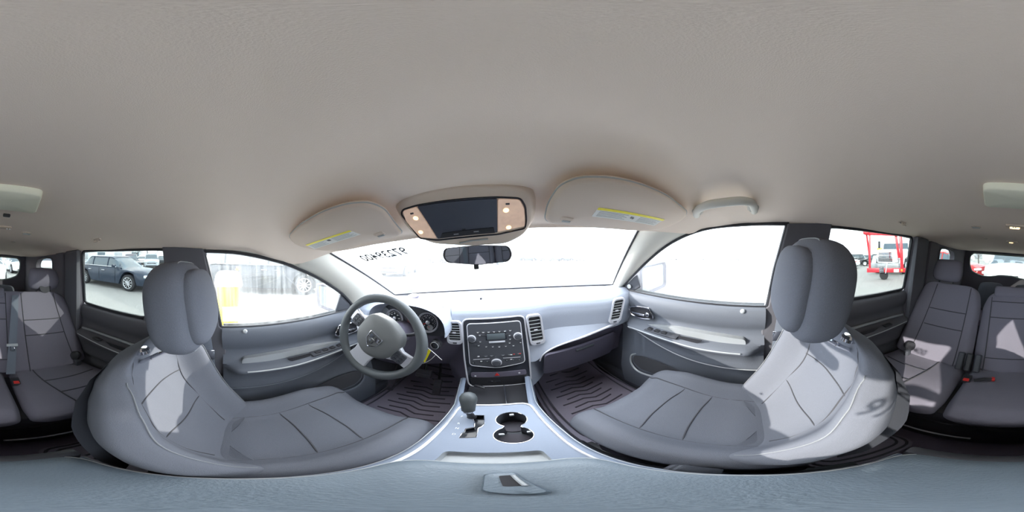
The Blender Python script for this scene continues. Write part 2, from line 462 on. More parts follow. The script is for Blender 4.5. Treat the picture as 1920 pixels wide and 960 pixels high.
def door_panel(s, y0, y1, name, m, parent):
    zs = [-1.02, -.96, -.90, -.85, -.80, -.76, -.72, -.68, -.65] 
    def f(u, v):
        y = lerp(y0, y1, u); za, zl = interp(ARM_Z, y), interp(LOW_Z, y)
        K = [-1.02, -.95, -.88, -.80, -.72, -.66, zl - .022, zl - .012, zl - .003, zl + .006, zl + .016, (zl + za) / 2 - .02, za - .035, za - .020, za - .012, za - .004, za + .004, za + .010, za + .016, za + .024, za + .045, -.390, -.375, -.365, -.350, -.33, -.31, -.295, -.284, -.275, -.270, -.266]
        z = K[min(len(K) - 1, int(round(v * (len(K) - 1))))]
        return Vector((s * door_x(y, z, y0, y1), y, z))
    b = MB(); b.grid(f, 44, 31)
    o = b.build(name, m, parent, ang=50)
    return o
def strip(name, pts, rw, m, parent, n=8):
    b = MB(); b.tube(pts, rw, n); return b.build(name, m, parent)
def door(num, s, front):
    side = 'driver' if s < 0 else 'passenger'
    lab = {(-1, True): 'driver door with four window switches beside the steering wheel', (1, True): 'front passenger door with pale sunlit inner panel and storage pocket',
           (-1, False): 'rear door behind the driver seat, dark inner panel', (1, False): 'rear door behind the front passenger seat, dark inner panel'}[(s, front)]
    d = thing('door_%d' % num, lab, 'door', (s * .70, .25 if front else -.68, -.65), kind='structure')
    y0, y1 = (-.075, .64) if front else (-.985, -.42)
    mm = m_door if front else m_pil
    o = door_panel(s, y0, y1, 'door_panel', mm, d)
    # outer skin
    b = MB(); b.plate([(y0, -1.05), (y1, -1.05), (y1, -.27), (y0, -.27)], sidef(s, -.04), .01); b.build('outer_skin', MATS['dark_body_paint'], d)
    def X(y, z): return s * (door_x(y, z, y0, y1) - .002)
    if front:
        # decorative silver spear
        P0 = [(.475, -.428), (.40, -.415), (.30, -.405), (.2, -.405), (.1, -.41), (.005, -.42)]
        P1 = [(.47, -.438), (.40, -.436), (.30, -.434), (.2, -.438), (.1, -.446), (.0, -.455)]
        b = MB(); b.plate(roundpoly(P0 + P1[::-1], .012), lambda y, z, dd: Vector((s * (.652 + dd), y, z)), .035); b.build('silver_strip', m_silverd, d, bevel=.004)
        # bright line on top edge of armrest
        strip('armrest_trim', spl([(s * .6015, y, interp(ARM_Z, y) + .001) for y in (.02, .1, .2, .3, .4, .5, .55)], 5), .0035, m_silverd, d)
        # switch plate and switches
        b = MB(); b.box((s * .630, .37, -.438), (.042, .17, .008), .003); b.build('switch_plate', m_doord, d)
        for k in range(4 if s < 0 else 3):
            b = MB(); b.box((s * .630, .43 - k * .038, -.432), (.024, .024, .008), .003, Matrix.Rotation(rd(10), 3, 'X')); b.build('window_switch', m_black, d)
        # pull cup
        b = MB(); b.plate(roundpoly([(.285, -.425), (.275, -.452), (.22, -.458), (.19, -.446), (.175, -.43)], .01), lambda y, z, dd: Vector((s * (.6255 + dd), y, z)), .004)
        b.build('pull_cup', m_black, d, bevel=.002)
        # crease line, paler on the passenger side: sunlight put into the colour
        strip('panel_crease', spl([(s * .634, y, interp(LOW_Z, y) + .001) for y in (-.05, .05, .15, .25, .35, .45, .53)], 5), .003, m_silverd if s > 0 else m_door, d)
        # pocket lip, the passenger one coloured pale as if sunlit
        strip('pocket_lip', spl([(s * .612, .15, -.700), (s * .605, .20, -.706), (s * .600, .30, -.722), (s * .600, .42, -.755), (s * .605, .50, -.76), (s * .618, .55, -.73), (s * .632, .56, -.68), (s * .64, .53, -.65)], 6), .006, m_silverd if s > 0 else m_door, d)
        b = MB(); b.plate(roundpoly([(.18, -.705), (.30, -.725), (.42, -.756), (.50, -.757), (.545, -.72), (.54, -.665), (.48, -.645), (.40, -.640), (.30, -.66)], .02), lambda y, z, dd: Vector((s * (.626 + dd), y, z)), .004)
        b.build('pocket_opening', mat('pocket_shadow_plastic', (62, 62, 66), .8), d)  # flat dark plate, shade of the pocket put into its colour
        # handle
        hp = [(.578, -.352), (.565, -.40), (.44, -.388), (.452, -.345), (.47, -.332)]
        b = MB(); b.tube(spl([(s * .657, y, z) for y, z in hp], 5, True), .0045, 8, closed=True); b.build('handle_bezel', m_chrome, d)
        b = MB(); b.plate(roundpoly(hp, .012), lambda y, z, dd: Vector((s * (.659 + dd), y, z)), .004); b.build('handle_recess', m_black, d)
        b = MB(); b.tube([(s * .652, .56, -.378), (s * .648, .52, -.376), (s * .646, .475, -.372)], [.005, .008, .007], 10); b.build('door_handle', m_chrome, d)
        b = MB(); b.lathe((s * .652, .462, -.366), (s * -1, 0, 0), [(.012, 0), (.012, .006), (.009, .008)], 16); b.build('lock_knob', m_chrome, d)
        b = MB(); b.lathe((s * .668, .02, -.285), (s * -1, 0, .6), [(.010, -.01), (.010, .006), (.006, .009)], 12)
        b.build('lock_pin', m_silverd, d)
        # small corner (sail) cover with tweeter at mirror foot
        A = TOPC[s][-1]
        b = MB(); c0 = [(A.y + .01, A.z - .01), (.575, -.262), (.535, -.235), (.55, -.17), (.575, -.185)] if s > 0 else [(A.y + .02, A.z - .02), (.50, -.265), (.47, -.262), (.505, -.165), (.53, -.19)]
        b.plate(c0, sidef(s, .006), .012); b.build('mirror_foot_cover', m_doord, d, bevel=.003)
        if s > 0:
            q = side_at(1180, 537, s, .016)
            b = MB(); b.lathe((q.x, q.y, q.z), (-1, -.3, .1), [(.012, -.005), (.012, .004), (.0095, .005), (.009, .003), (.0001, .004)], 20); b.build('tweeter', m_silverd, d)
        # frame around glass
        fr = [p + Vector((-s * .008, 0, 0)) for p in TOPC[s]]
        b = MB(); b.tube(fr, .008, 8); b.build('window_frame', m_black, d)
        b = MB(); b.tube([(s * (xs(z) - .006), y, z) for y, z in ((-.142, .083), (-.105, -.1), (-.083, -.272))], .010, 8); b.build('window_frame', m_black, d)
        b = MB(); b.tube([(s * .69, y, -.268) for y in (-.09, .2, .4, .62)], .005, 6); b.build('glass_seal', m_black, d)
    else:
        strip('silver_strip', spl([(s * .663, -.45, -.432), (s * .663, -.6, -.425), (s * .663, -.8, -.432), (s * .663, -.93, -.445)], 5), .008, m_silverd, d)
        strip('armrest_trim', spl([(s * .603, y, interp(ARM_Z, y) + .001) for y in (-.9, -.8, -.7, -.6, -.52)], 5), .003, m_silverd, d)
        b = MB(); b.plate(roundpoly([(-.50, -.44), (-.52, -.462), (-.62, -.462), (-.66, -.445)], .01), lambda y, z, dd: Vector((s * (.622 + dd), y, z)), .004); b.build('pull_cup', m_black, d)
        b = MB(); b.box((s * .625, -.73, -.452), (.03, .06, .006), .002); b.build('window_switch', m_black, d)
        fr = [(-.30, .088), (-.36, .096), (-.6, .104), (-.92, .118), (-.948, .10), (-.95, -.1), (-.955, -.258), (-.7, -.262), (-.45, -.262), (-.405, -.21), (-.335, -.06), (-.305, .03)]
        b = MB(); b.tube([(s * (xs(z) - .006), y, z) for y, z in roundpoly(fr, .03)], .009, 8, closed=True); b.build('window_frame', m_black, d)
    return d
door(1, -1, True); door(2, 1, True); door(3, -1, False); door(4, 1, False)
for s, num in ((-1, 2), (1, 3)):
    pts = [(p.y, p.z) for p in TOPC[s][::2]] + [(.60 if s > 0 else .56, -.30), (-.08, -.30)]
    b = MB(); b.plate(pts, sidef(s, 0), .004)
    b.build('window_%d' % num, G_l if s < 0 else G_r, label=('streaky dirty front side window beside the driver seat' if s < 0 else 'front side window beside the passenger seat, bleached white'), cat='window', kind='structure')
for s, num in ((-1, 4), (1, 5)):
    b = MB(); b.plate([(-.30, .10), (-.95, .13), (-.96, -.28), (-.46, -.28), (-.36, -.1)], sidef(s, 0), .004)
    b.build('window_%d' % num, G_rear, label=('clear rear door window behind the driver, a dark sedan beyond' if s < 0 else 'clear rear door window behind the passenger seat, a red carrier beyond'), cat='window', kind='structure')
# hood outside
b = MB(); b.grid(lambda u, v: Vector(((u * 2 - 1) * .80, lerp(.92, 1.9, v), -.30 - .05 * abs(u * 2 - 1) ** 3 - .09 * v * v)), 20, 10)
o = b.build('car_hood', MATS['dark_body_paint'], label='dark painted hood in front of the windshield', cat='hood'); md = o.modifiers.new('s', 'SOLIDIFY'); md.thickness = .02
# ================================================================== DASHBOARD
dash = thing('dashboard', 'grey moulded dashboard under the windshield with radio and gauges', 'dashboard', (0, .75, -.45))
def yface(x):
    a = abs(x - .0)
    return .695 - .10 * smooth(.24, .58, a)
def dash_f(u, v):
    x = lerp(-.685, .685, u)
    yb = interp([(-.69, .86), (-.6, .875), (0, .905), (.4, .86), (.665, .755), (.69, .74)], x); zb = -.236 + .012 * (1 - min(1, abs(x) / .6) ** 2)
    yf = yface(x)
    dz = -.012 * smooth(.3, .6, abs(x))
    yf = lerp(yf, .765, smooth(-.60, -.57, x) * (1 - smooth(-.205, -.185, x)))
    prof = [(yb + .06, zb - .05), (yb + .02, zb - .008), (yb - .01, zb + .0), (lerp(yb, yf, .4), -.236), (lerp(yb, yf, .7), -.243), (yf + .028, -.252), (yf + .010, -.262), (yf, -.282), (yf - .004, -.32), (yf, -.37),
            (yf + .002, -.41), (yf + .004, -.435)]
    k = v * (len(prof) - 1); i = min(int(k), len(prof) - 2); a, c = prof[i], prof[i + 1]; t = k - i
    return Vector((x, a[0] + (c[0] - a[0]) * t, a[1] + (c[1] - a[1]) * t + dz))
b = MB(); b.grid(dash_f, 60, 33)
b.build('dash_pad', m_dash, dash, ang=60)
# lower dash, passenger: below a sweeping silver line
TRIM = spl([at(px, py, 'y', y) for px, py, y in ((1012, 676, .66), (1018, 664, .655), (1034, 653, .65), (1058, 643, .64), (1090, 632, .625), (1125, 618, .61), (1158, 604, .595))], 6)
def lowf(u, v):
    x = lerp(.135, .69, u)
    zt = interp([(p.x, p.z) for p in TRIM], x); yt = interp([(p.x, p.y) for p in TRIM], x)
    t = v
    return Vector((x, yt + .02 + .10 * t + .03 * math.sin(PI * t) + .35 * smooth(.75, 1, t), lerp(zt + .004, -.74, min(1, t * 1.2))))
b = MB(); b.grid(lowf, 24, 12)
b.build('lower_dash', m_dashd, dash, ang=60)
b = MB(); b.grid(lambda u, v: Vector((lerp(.14, .69, u), 0, 0)) + Vector((0, lerp(yface(lerp(.14, .69, u)) + .003, interp([(p.x, p.y) for p in TRIM], lerp(.14, .69, u)), v), lerp(-.40, interp([(p.x, p.z) for p in TRIM], lerp(.14, .69, u)), v))), 24, 6)
b.build('dash_face', m_dash, dash, ang=60)
b = MB(); b.tube([p + Vector((0, -.004, 0)) for p in TRIM], [.003 + .004 * smooth(0, 1, i / len(TRIM)) for i in range(len(TRIM))], 8)
b.build('silver_trim', m_silver, dash)
g = Fr((.40, .655, -.60), (1, 0, 0), (0, -.10, .34))
b = MB(); b.frplate(g, rrect(-.2, -.11, .2, .085, .02), -.02, -.006); b.build('glove_box_door', m_dashd, dash, bevel=.004)
b = MB(); b.frbox(g, -.05, .050, .05, .068, -.008, .002, .003); b.build('glove_box_latch', m_doord, dash)
# driver lower dash and knee panel
def lowl(u, v):
    x = lerp(-.69, -.135, u); yf = yface(x) + .006
    pr = [(yf, -.40), (yf - .005, -.47), (yf + .02, -.56), (yf + .06, -.64), (yf + .14, -.68), (1.0, -.70), (1.22, -.60)]
    k = v * 6; i = min(int(k), 5); t = k - i
    return Vector((x, lerp(pr[i][0], pr[i + 1][0], t), lerp(pr[i][1], pr[i + 1][1], t)))
b = MB(); b.grid(lowl, 24, 18)
b.build('knee_panel', m_dashd, dash, ang=60)
# instrument hood (arch) and cluster
HC = Vector((-.388, 0, -.325))
def arch(hw, hh, y, n=24, a0=-12, a1=192):
    return [Vector((HC.x + hw * math.copysign(abs(math.cos(rd(lerp(a0, a1, k / n)))) ** .75, math.cos(rd(lerp(a0, a1, k / n)))), y, HC.z + hh * math.copysign(abs(math.sin(rd(lerp(a0, a1, k / n)))) ** .8, math.sin(rd(lerp(a0, a1, k / n)))))) for k in range(n + 1)]
secs = [arch(.186, .088, .70), arch(.190, .096, .645), arch(.196, .108, .607), arch(.200, .114, .600), arch(.204, .116, .612), arch(.207, .110, .67), arch(.212, .10, .76)]
b = MB(); b.grid(lambda u, v: secs[int(round(u * 6))][int(round(v * 24))], 6, 24)
b.build('instrument_hood', m_dash, dash, ang=60)
cl = Fr((-.388, .690, -.325), (1, 0, 0), (0, .12, 1))
b = MB(); b.frplate(cl, rrect(-.185, -.075, .185, .085, .04), -.01, 0); ic = b.build('instrument_panel', m_face, dash)
for px, py, r in ((741, 596, .050), (803, 604, .050)):
    u0, v0 = cl.at(px, py)
    b = MB(); b.lathe(cl.p(u0, v0, 0), cl.n, [(r, 0), (r + .004, .010), (r + .001, .016), (r - .003, .012), (r - .006, .002)], 32, cap=False)
    b.build('gauge_ring', m_silver, dash)
    b = MB(); b.lathe(cl.p(u0, v0, .001), cl.n, [(r - .004, 0), (r - .004, .002)], 32); b.build('gauge_dial', m_gloss, dash)
    b = MB()
    for k in range(21):
        a = rd(225 - k * 13.5); r0 = r * (.70 if k % 2 else .64); r1 = r * .78
        b.tube([cl.p(u0 + r0 * math.cos(a), v0 + r0 * math.sin(a), .0045), cl.p(u0 + r1 * math.cos(a), v0 + r1 * math.sin(a), .0045)], .0008, 4)
    b.build('dial_marks', m_white, dash)
    a = rd(205)
    b = MB(); b.tube([cl.p(u0, v0, .007), cl.p(u0 + r * .7 * math.cos(a), v0 + r * .7 * math.sin(a), .007)], [.003, .0015], 6); b.build('needle', m_red, dash)
    b = MB(); b.lathe(cl.p(u0, v0, .004), cl.n, [(.010, 0), (.010, .006), (.006, .008)], 16); b.build('needle_hub', m_silver, dash)
    for k, tx in enumerate(('0', '20', '40', '60', '80', '100', '120') if px < 780 else ('0', '1', '2', '3', '4', '5', '6', '7')):
        n_ = 7 if px < 780 else 8; a = rd(225 - k * 270 / (n_ - 1))
        text('dial_number', tx, cl, u0 + r * .52 * math.cos(a), v0 + r * .52 * math.sin(a), .010, m_white, dash, n=.0045)
    if px > 780:
        b = MB(); b.lathe(cl.p(u0 + .01, v0 - .026, .004), cl.n, [(.015, 0), (.015, .003), (.013, .002), (.0001, .002)], 20); b.build('small_gauge', m_silverd, dash)
        b = MB(); b.tube([cl.p(u0 + .01, v0 - .026, .009), cl.p(u0 + .002, v0 - .018, .009)], .001, 5); b.build('needle', m_red, dash)
u0, v0 = cl.at(772, 604)
b = MB(); b.frbox(cl, u0 - .022, v0 - .03, u0 + .022, v0 + .03, 0, .006, .002); b.build('trip_display', mat('dim_red_display', (96, 58, 62), .3), dash)
b = MB(); b.lathe(cl.p(-.165, .02, 0), cl.n, [(.034, 0), (.036, .008), (.031, .008), (.030, .001), (.0001, .001)], 24); b.build('side_gauge', m_silverd, dash)
# air vents: frame + slats
def vent(fr, u0, v0, u1, v1, sk=0, ns=8):
    out = rrect(u0, v0, u1, v1, (u1 - u0) * .28)
    f2 = lambda a, b_, d: fr.p(a + sk * (b_ - v0), b_, d)
    inn = rrect(u0 + .008, v0 + .016, u1 - .008, v1 - .008, (u1 - u0) * .18)
    b = MB(); b.plate(out, lambda a, c, d: f2(a, c, -.004 + d), .020, [inn]); fo = b.build('air_vent', m_silver, dash, bevel=.002)
    b = MB(); b.plate(inn, lambda a, c, d: f2(a, c, .002 + d), .003); b.build('vent_cavity', m_black, fo)
    for k in range(ns):
        vv = lerp(v0 + .020, v1 - .012, k / (ns - 1))
        du = sk * (vv - v0)
        b = MB(); b.frbox(fr, u0 + .008 + du, vv - .0012, u1 - .008 + du, vv + .0014, .006, .011, .0008, 1); b.build('slat', m_silverd, fo)
    vv = (v0 + v1) / 2; du = sk * (vv - v0)
    b = MB(); b.frbox(fr, (u0 + u1) / 2 - .008 + du, vv - .004, (u0 + u1) / 2 + .008 + du, vv + .004, .008, .015, .002); b.build('slat_tab', m_silver, fo)
    b = MB(); b.frbox(fr, (u0 + u1) / 2 - .009 + sk * .008, v0 + .004, (u0 + u1) / 2 + .009 + sk * .008, v0 + .012, .014, .018, .002); b.build('thumb_wheel', m_doord, fo)
cf = Fr((0, .684, -.37), (1, 0, 0), (0, .03, 1))
for qa, qb, sk in (((837, 600), (862, 643), .10), ((989, 590), (1018, 641), -.06)):
    a, c = cf.at(*qa), cf.at(*qb)
    vent(cf, a[0], c[1], a[0] + .068, a[1], sk if a[0] > 0 else 0)
pf_ = Fr((.55, .598, -.35), (1, -.38, 0), (0, .02, 1))
a, c = pf_.at(1137, 563), pf_.at(1165, 602)
vent(pf_, a[0], c[1] + .005, a[0] + .065, a[1] + .005, .25, 8)
pf_ = Fr((-.60, .60, -.35), (1, .38, 0), (0, .02, 1))
vent(pf_, -.03, -.05, .035, .05, 0, 7)
# centre stack
st = Fr((0, .672, -.50), (1, 0, 0), (0, .055, .43))
SB = [st.at(*p) for p in ((868, 598), (985, 590), (992, 716), (871, 722))]
wT, wB = .136, .134
vt, vb = (SB[0][1] + SB[1][1]) / 2, (SB[2][1] + SB[3][1]) / 2
outl = roundpoly([(-wT, vt), (wT, vt), (wB + .004, vt - .2), (wB - .004, vb), (-wB + .004, vb), (-wB - .004, vt - .2)], .03)
b = MB(); b.frplate(st, outl, -.05, .006); b.build('centre_stack', m_gloss, dash, bevel=.006)
b = MB(); b.tube([st.p(u, v, .006) for u, v in outl], .004, 8, closed=True); b.build('stack_trim', m_silver, dash)
r0, r1 = st.at(877, 606), st.at(981, 682)
RW, RT, RBm = .115, vt - .022, st.at(930, 685)[1]
ri = roundpoly([(-RW, RT), (RW, RT), (RW, RBm + .01), (0, RBm - .008), (-RW, RBm + .01)], .018)
b = MB(); b.frplate(st, ri, .004, .012); radio = b.build('radio_panel', m_doord, dash, bevel=.002)
b = MB(); b.tube([st.p(u, v, .010) for u, v in ri], .0028, 8, closed=True); b.build('radio_trim', m_silver, radio)
RH = RT - RBm
def ru(px, py): return st.at(px, py)
b = MB(); b.frbox(st, -.075, RT - .062, .07, RT - .058, .010, .0135, .0005, 1); b.build('disc_slot', m_black, radio)
u, v = ru(930, 629); b = MB(); b.frbox(st, u - .038, v - .015, u + .038, v + .015, .011, .014, .002); b.build('display', m_display, radio)
b = MB(); b.frbox(st, u - .046, v - .020, u + .046, v + .019, .010, .0125, .003); b.build('display_frame', m_gloss, radio)
u, v = ru(932, 639); b = MB(); b.frbox(st, u - .034, v - .004, u + .034, v + .004, .011, .016, .001); b.build('bright_button_bar', m_silver, radio)
for px, py, r in ((885, 633, .015), (970, 628, .015), (931, 677, .018)):
    u, v = ru(px, py)
    b = MB(); b.lathe(st.p(u, v, .010), st.n, [(r + .002, 0), (r, .004), (r - .001, .016), (r - .003, .018), (.0001, .018)], 28); k = b.build('knob', m_doord, radio)
    b = MB(); b.lathe(st.p(u, v, .011), st.n, [(r + .004, 0), (r + .004, .006), (r + .0005, .008)], 28, cap=False); b.build('knob_ring', m_silver, radio)
for k in range(7): 
    b = MB(); uu = lerp(-.07, .068, k / 6); b.frbox(st, uu - .007, RT - .047, uu + .007, RT - .040, .011, .0145, .001, 1); b.build('button', m_gloss, radio)
    b = MB(); b.frbox(st, uu - .004, RT - .0445, uu + .004, RT - .0425, .0144, .0149, .0002, 1); b.build('button_mark', m_white, radio)
for px, py in ((900, 627), (901, 639), (955, 627), (956, 634), (955, 641), (898, 646), (912, 648), (924, 648), (936, 648), (948, 647), (962, 646), (975, 640)):
    u, v = ru(px, py); b = MB(); b.frbox(st, u - .0055, v - .004, u + .0055, v + .004, .011, .015, .001, 1); b.build('button', m_doord, radio)
    b = MB(); b.frbox(st, u - .003, v - .001, u + .003, v + .001, .0149, .0153, .0002, 1); b.build('button_mark', m_white, radio)
for px, py in ((897, 667), (911, 666), (922, 665), (943, 664), (955, 663), (972, 661), (888, 678), (903, 676), (914, 675), (950, 673), (962, 672), (973, 672)):
    u, v = ru(px, py); b = MB(); b.frbox(st, u - .007, v - .003, u + .007, v + .003, .011, .0145, .001, 1); b.build('button', m_gloss if py > 670 else m_doord, radio)
    b = MB(); b.frbox(st, u - .0035, v - .0007, u + .0035, v + .0007, .0144, .0148, .0002, 1); b.build('button_mark', m_silverd, radio)
for px, py, m_ in ((898, 665.5, m_white), (958, 662.5, m_white), (963, 661.5, m_red), (974, 660.5, m_red), (903, 674.5, m_white), (958, 671, m_white)):
    u, v = ru(px, py); b = MB(); b.frbox(st, u - .004, v - .0018, u + .004, v + .0018, .0145, .0152, .0002, 1); b.build('button_mark', m_, radio)
b = MB(); b.tube([st.p(ru(888, 671)[0], ru(888, 672)[1], .0125), st.p(ru(918, 670)[0], ru(918, 670)[1], .0125)], .0012, 5); b.build('silver_line', m_silver, radio)
b = MB(); b.tube([st.p(*ru(943, 669), .0125), st.p(*ru(975, 667), .0125)], .0012, 5); b.build('silver_line', m_silver, radio)
# switch bank under radio
u, v = st.at(932, 700)
b = MB(); b.frplate(st, rrect(-.115, v - .018, .115, v + .014, .008), .004, .010); sw = b.build('switch_bank', m_dashd, dash, bevel=.002)
b = MB(); b.frplate(st, [(u - .010, v - .006), (u + .010, v - .006), (u, v + .011)], .010, .013); b.build('hazard_button', m_red, sw)
for px, py in ((892, 703), (973, 697)):
    a, c = st.at(px, py); b = MB(); b.lathe(st.p(a, c, .009), st.n, [(.004, 0), (.0045, .003), (.002, .004)], 12); b.build('indicator', m_silver, sw)
b = MB(); b.frplate(st, rrect(-.118, vb + .004, .118, v - .022, .008), .004, .009); cb = b.build('storage_door', m_black, dash, bevel=.002)
a, c = st.at(927, 713)
for dx in (-.015, .015):
    b = MB(); b.frbox(st, a + dx - .010, c - .004, a + dx + .010, c + .003, .009, .011, .001, 1); b.build('socket_cover', m_gloss, cb)
# side fillers next to the stack
for s in (-1, 1):
    b = MB(); b.grid(lambda u, v: Vector((s * lerp(.128, .24, u), lerp(st.p(0, lerp(vt + .02, vb - .02, v)).y + .012, yface(.2) + .012 + .05 * v + (.03 * v * u), u), lerp(-.41 if u > .5 else -.30, -.76, v) )), 8, 12)
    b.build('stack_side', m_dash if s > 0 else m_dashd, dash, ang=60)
# ignition
g = Fr((-.245, .640, -.42), (1, -.1, 0), (0, .1, 1)); u, v = g.at(816, 647)
b = MB(); b.lathe(g.p(u, v, -.02), g.n, [(.026, 0), (.026, .024), (.022, .028), (.019, .022), (.017, .020), (.0001, .020)], 28); ig = b.build('ignition_switch', m_black, dash)
b = MB(); b.lathe(g.p(u, v, .002), g.n, [(.020, 0), (.020, .007), (.017, .008), (.016, .005)], 24, cap=False); b.build('ring', m_silver, ig)
b = MB(); b.lathe(g.p(u, v, .0), g.n, [(.013, 0), (.013, .012), (.010, .014)], 20); b.build('key_fob', m_gloss, ig)
b = MB(); b.lathe((-.05, .74, -.224), (0, 0, 1), [(.006, 0), (.006, .006), (.003, .009)], 12); b.build('sensor', m_black, dash)
b = MB(); b.lathe((-.43, .80, -.232), (0, -.2, 1), [(.035, 0), (.033, .010), (.02, .014), (.0001, .015)], 20); b.build('corner_speaker', m_dashd, dash)
# ------------------------------------------------------------------ steering wheel
WC = Vector((-.394, .445, -.318))
tilt = rd(14)
wf = Fr(WC, (math.cos(rd(9)), math.sin(rd(9)), 0), (0, math.sin(tilt), math.cos(tilt)))
sw_ = thing('steering_wheel', 'grey leather steering wheel with silver spokes and shield emblem', 'steering wheel', WC)
WR = .170
b = MB(); b.tube([wf.p(WR * math.cos(a), WR * math.sin(a)) for a in [k * 2 * PI / 64 for k in range(64)]], [.0185 + .0012 * math.cos(4 * a) for a in [k * 2 * PI / 64 for k in range(64)]], 14, closed=True)
b.build('rim', m_leather, sw_, ang=80)
wr = rd(-36)                                   # wheel is turned a little
def wrot(u, v, n): 
    return wf.p(u * math.cos(wr) - v * math.sin(wr), u * math.sin(wr) + v * math.cos(wr), n)
hubo = [(-.075, .035), (-.06, .062), (0, .078), (.06, .062), (.078, .03), (.075, -.02), (.045, -.055), (0, -.068), (-.045, -.055), (-.075, -.02)]
hubo = roundpoly([(a * 1.22, c * 1.3) for a, c in hubo], .04)
rings = []
for k_, n_ in ((1.0, -.03), (1.0, .008), (.93, .020), (.75, .027), (.4, .031), (.05, .032)):
    rings.append([wrot(u * k_, v * k_, n_) for u, v in hubo])
b = MB(); b.loft(rings); b.build('airbag_cover', m_hub, sw_, ang=40)
b = MB(); b.tube(spl([wrot(-.075, .012, .020), wrot(-.03, .006, .030), wrot(0, .004, .0335), wrot(.03, .006, .030), wrot(.075, .012, .020)], 6), .0012, 6); b.build('cover_crease', m_seaml, sw_)
for s in (-1, 1):
    b = MB(); b.loft([[wrot(*q) for q in r_] for r_ in (
        [(s * .078, .045, .012), (s * .078, -.04, .012), (s * .078, -.04, -.012), (s * .078, .045, -.012)],
        [(s * .11, .030, .008), (s * .11, -.022, .008), (s * .11, -.022, -.010), (s * .11, .030, -.010)],
        [(s * .168, .034, .004), (s * .168, -.028, .004), (s * .168, -.028, -.008), (s * .168, .034, -.008)])])
    b.build('spoke', m_silver, sw_, bevel=.004)
    b = MB(); b.plate(roundpoly([(s * .090, .028), (s * .134, .026), (s * .136, -.018), (s * .090, -.022)], .008), lambda a, c, d: wrot(a, c, .010 + d), .004); bp = b.build('button_pad', m_doord, sw_, bevel=.001)
    for i in range(2):
        for j in range(3):
            b = MB(); u, v = s * (.102 + .02 * i), .017 - .014 * j
            b.plate(rrect(u - .007, v - .005, u + .007, v + .005, .002, 3), lambda a, c, d: wrot(a, c, .014 + d), .002); b.build('button', m_gloss, bp)
b = MB(); b.loft([[wrot(*q) for q in r_] for r_ in (
    [(-.045, -.07, .010), (.045, -.07, .010), (.045, -.07, -.012), (-.045, -.07, -.012)],
    [(-.042, -.11, .006), (.042, -.11, .006), (.042, -.11, -.010), (-.042, -.11, -.010)],
    [(-.050, -.168, .004), (.050, -.168, .004), (.050, -.168, -.008), (-.050, -.168, -.008)])])
b.build('lower_spoke', m_silver, sw_, bevel=.004)
# emblem: shield outline with a horned head of four plates
sh = roundpoly([(-.030, .028), (.030, .028), (.027, -.010), (0, -.037), (-.027, -.010)], .006)
b = MB(); b.tube([wrot(u, v, .033) for u, v in sh], .0018, 6, closed=True); em = b.build('emblem', m_chrome, sw_)
b = MB()
for pl in ([(-.003, -.019), (-.008, -.006), (-.003, .002)], [(.003, -.019), (.008, -.006), (.003, .002)], [(-.017, .016), (-.003, .017), (-.004, .006), (-.012, .0), (-.017, .004)], [(.017, .016), (.003, .017), (.004, .006), (.012, .0), (.017, .004)]):
    b.plate([(a * 1.25, c * 1.25) for a, c in pl], lambda a, c, d: wrot(a, c, .032 + d), .003)
b.build('emblem_plates', m_chrome, em)
# column with stalks
sc_ = thing('steering_column', 'dark plastic steering column shroud behind the wheel', 'steering column', WC + Vector((.0, .12, 0)))
def ring(c, ax, up, rx, rz, n=20):
    ax = Vector(ax).normalized(); r_ = ax.cross(Vector(up)).normalized(); w_ = r_.cross(ax)
    return [Vector(c) + r_ * rx * math.cos(k * 2 * PI / n) + w_ * rz * math.sin(k * 2 * PI / n) for k in range(n)]
ax = -wf.n
b = MB(); b.loft([ring(WC + ax * d_ + Vector((0, 0, -.01)), ax, (0, 0, 1), rx, rz) for d_, rx, rz in ((.03, .045, .045), (.05, .062, .055), (.14, .065, .058), (.24, .06, .055))])
b.build('shroud', m_dashd, sc_)
for s in (-1, 1):
    b = MB(); b.tube([wf.p(s * .05, .01, -.05), wf.p(s * .11, .02, -.045), wf.p(s * .16, .035, -.04)], [.006, .007, .009], 10); b.build('stalk', m_black, sc_)
# tag on the ignition
g = Fr((-.235, .60, -.47), (1, 0, 0), (0, .0, 1))
tg_ = thing('key_tag', 'yellow key tag on a white cable tie hanging from the ignition', 'key tag', g.p(0, 0))
a = g.at(806, 656); c = g.at(795, 678); d_ = Vector((c[0] - a[0], c[1] - a[1])).normalized(); n2 = Vector((-d_.y, d_.x)) * .006
b = MB(); b.plate([(a[0] + n2.x, a[1] + n2.y), (a[0] - n2.x, a[1] - n2.y), (c[0] - n2.x, c[1] - n2.y), (c[0] + n2.x, c[1] + n2.y)], lambda x, y, dd: g.p(x, y, dd), .004)
b.build('yellow_tag', m_yellow, tg_, bevel=.001)
b = MB(); b.tube(spl([g.p(*g.at(*q), .004) for q in ((793, 644), (806, 654), (818, 664), (829, 674))], 4), .0013, 5); b.build('cable_tie', m_white, tg_)
b = MB(); b.tube(spl([g.p(*g.at(*q), .004) for q in ((818, 664), (806, 675), (790, 682))], 4), .001, 5); b.build('cable_tie', m_white, tg_)
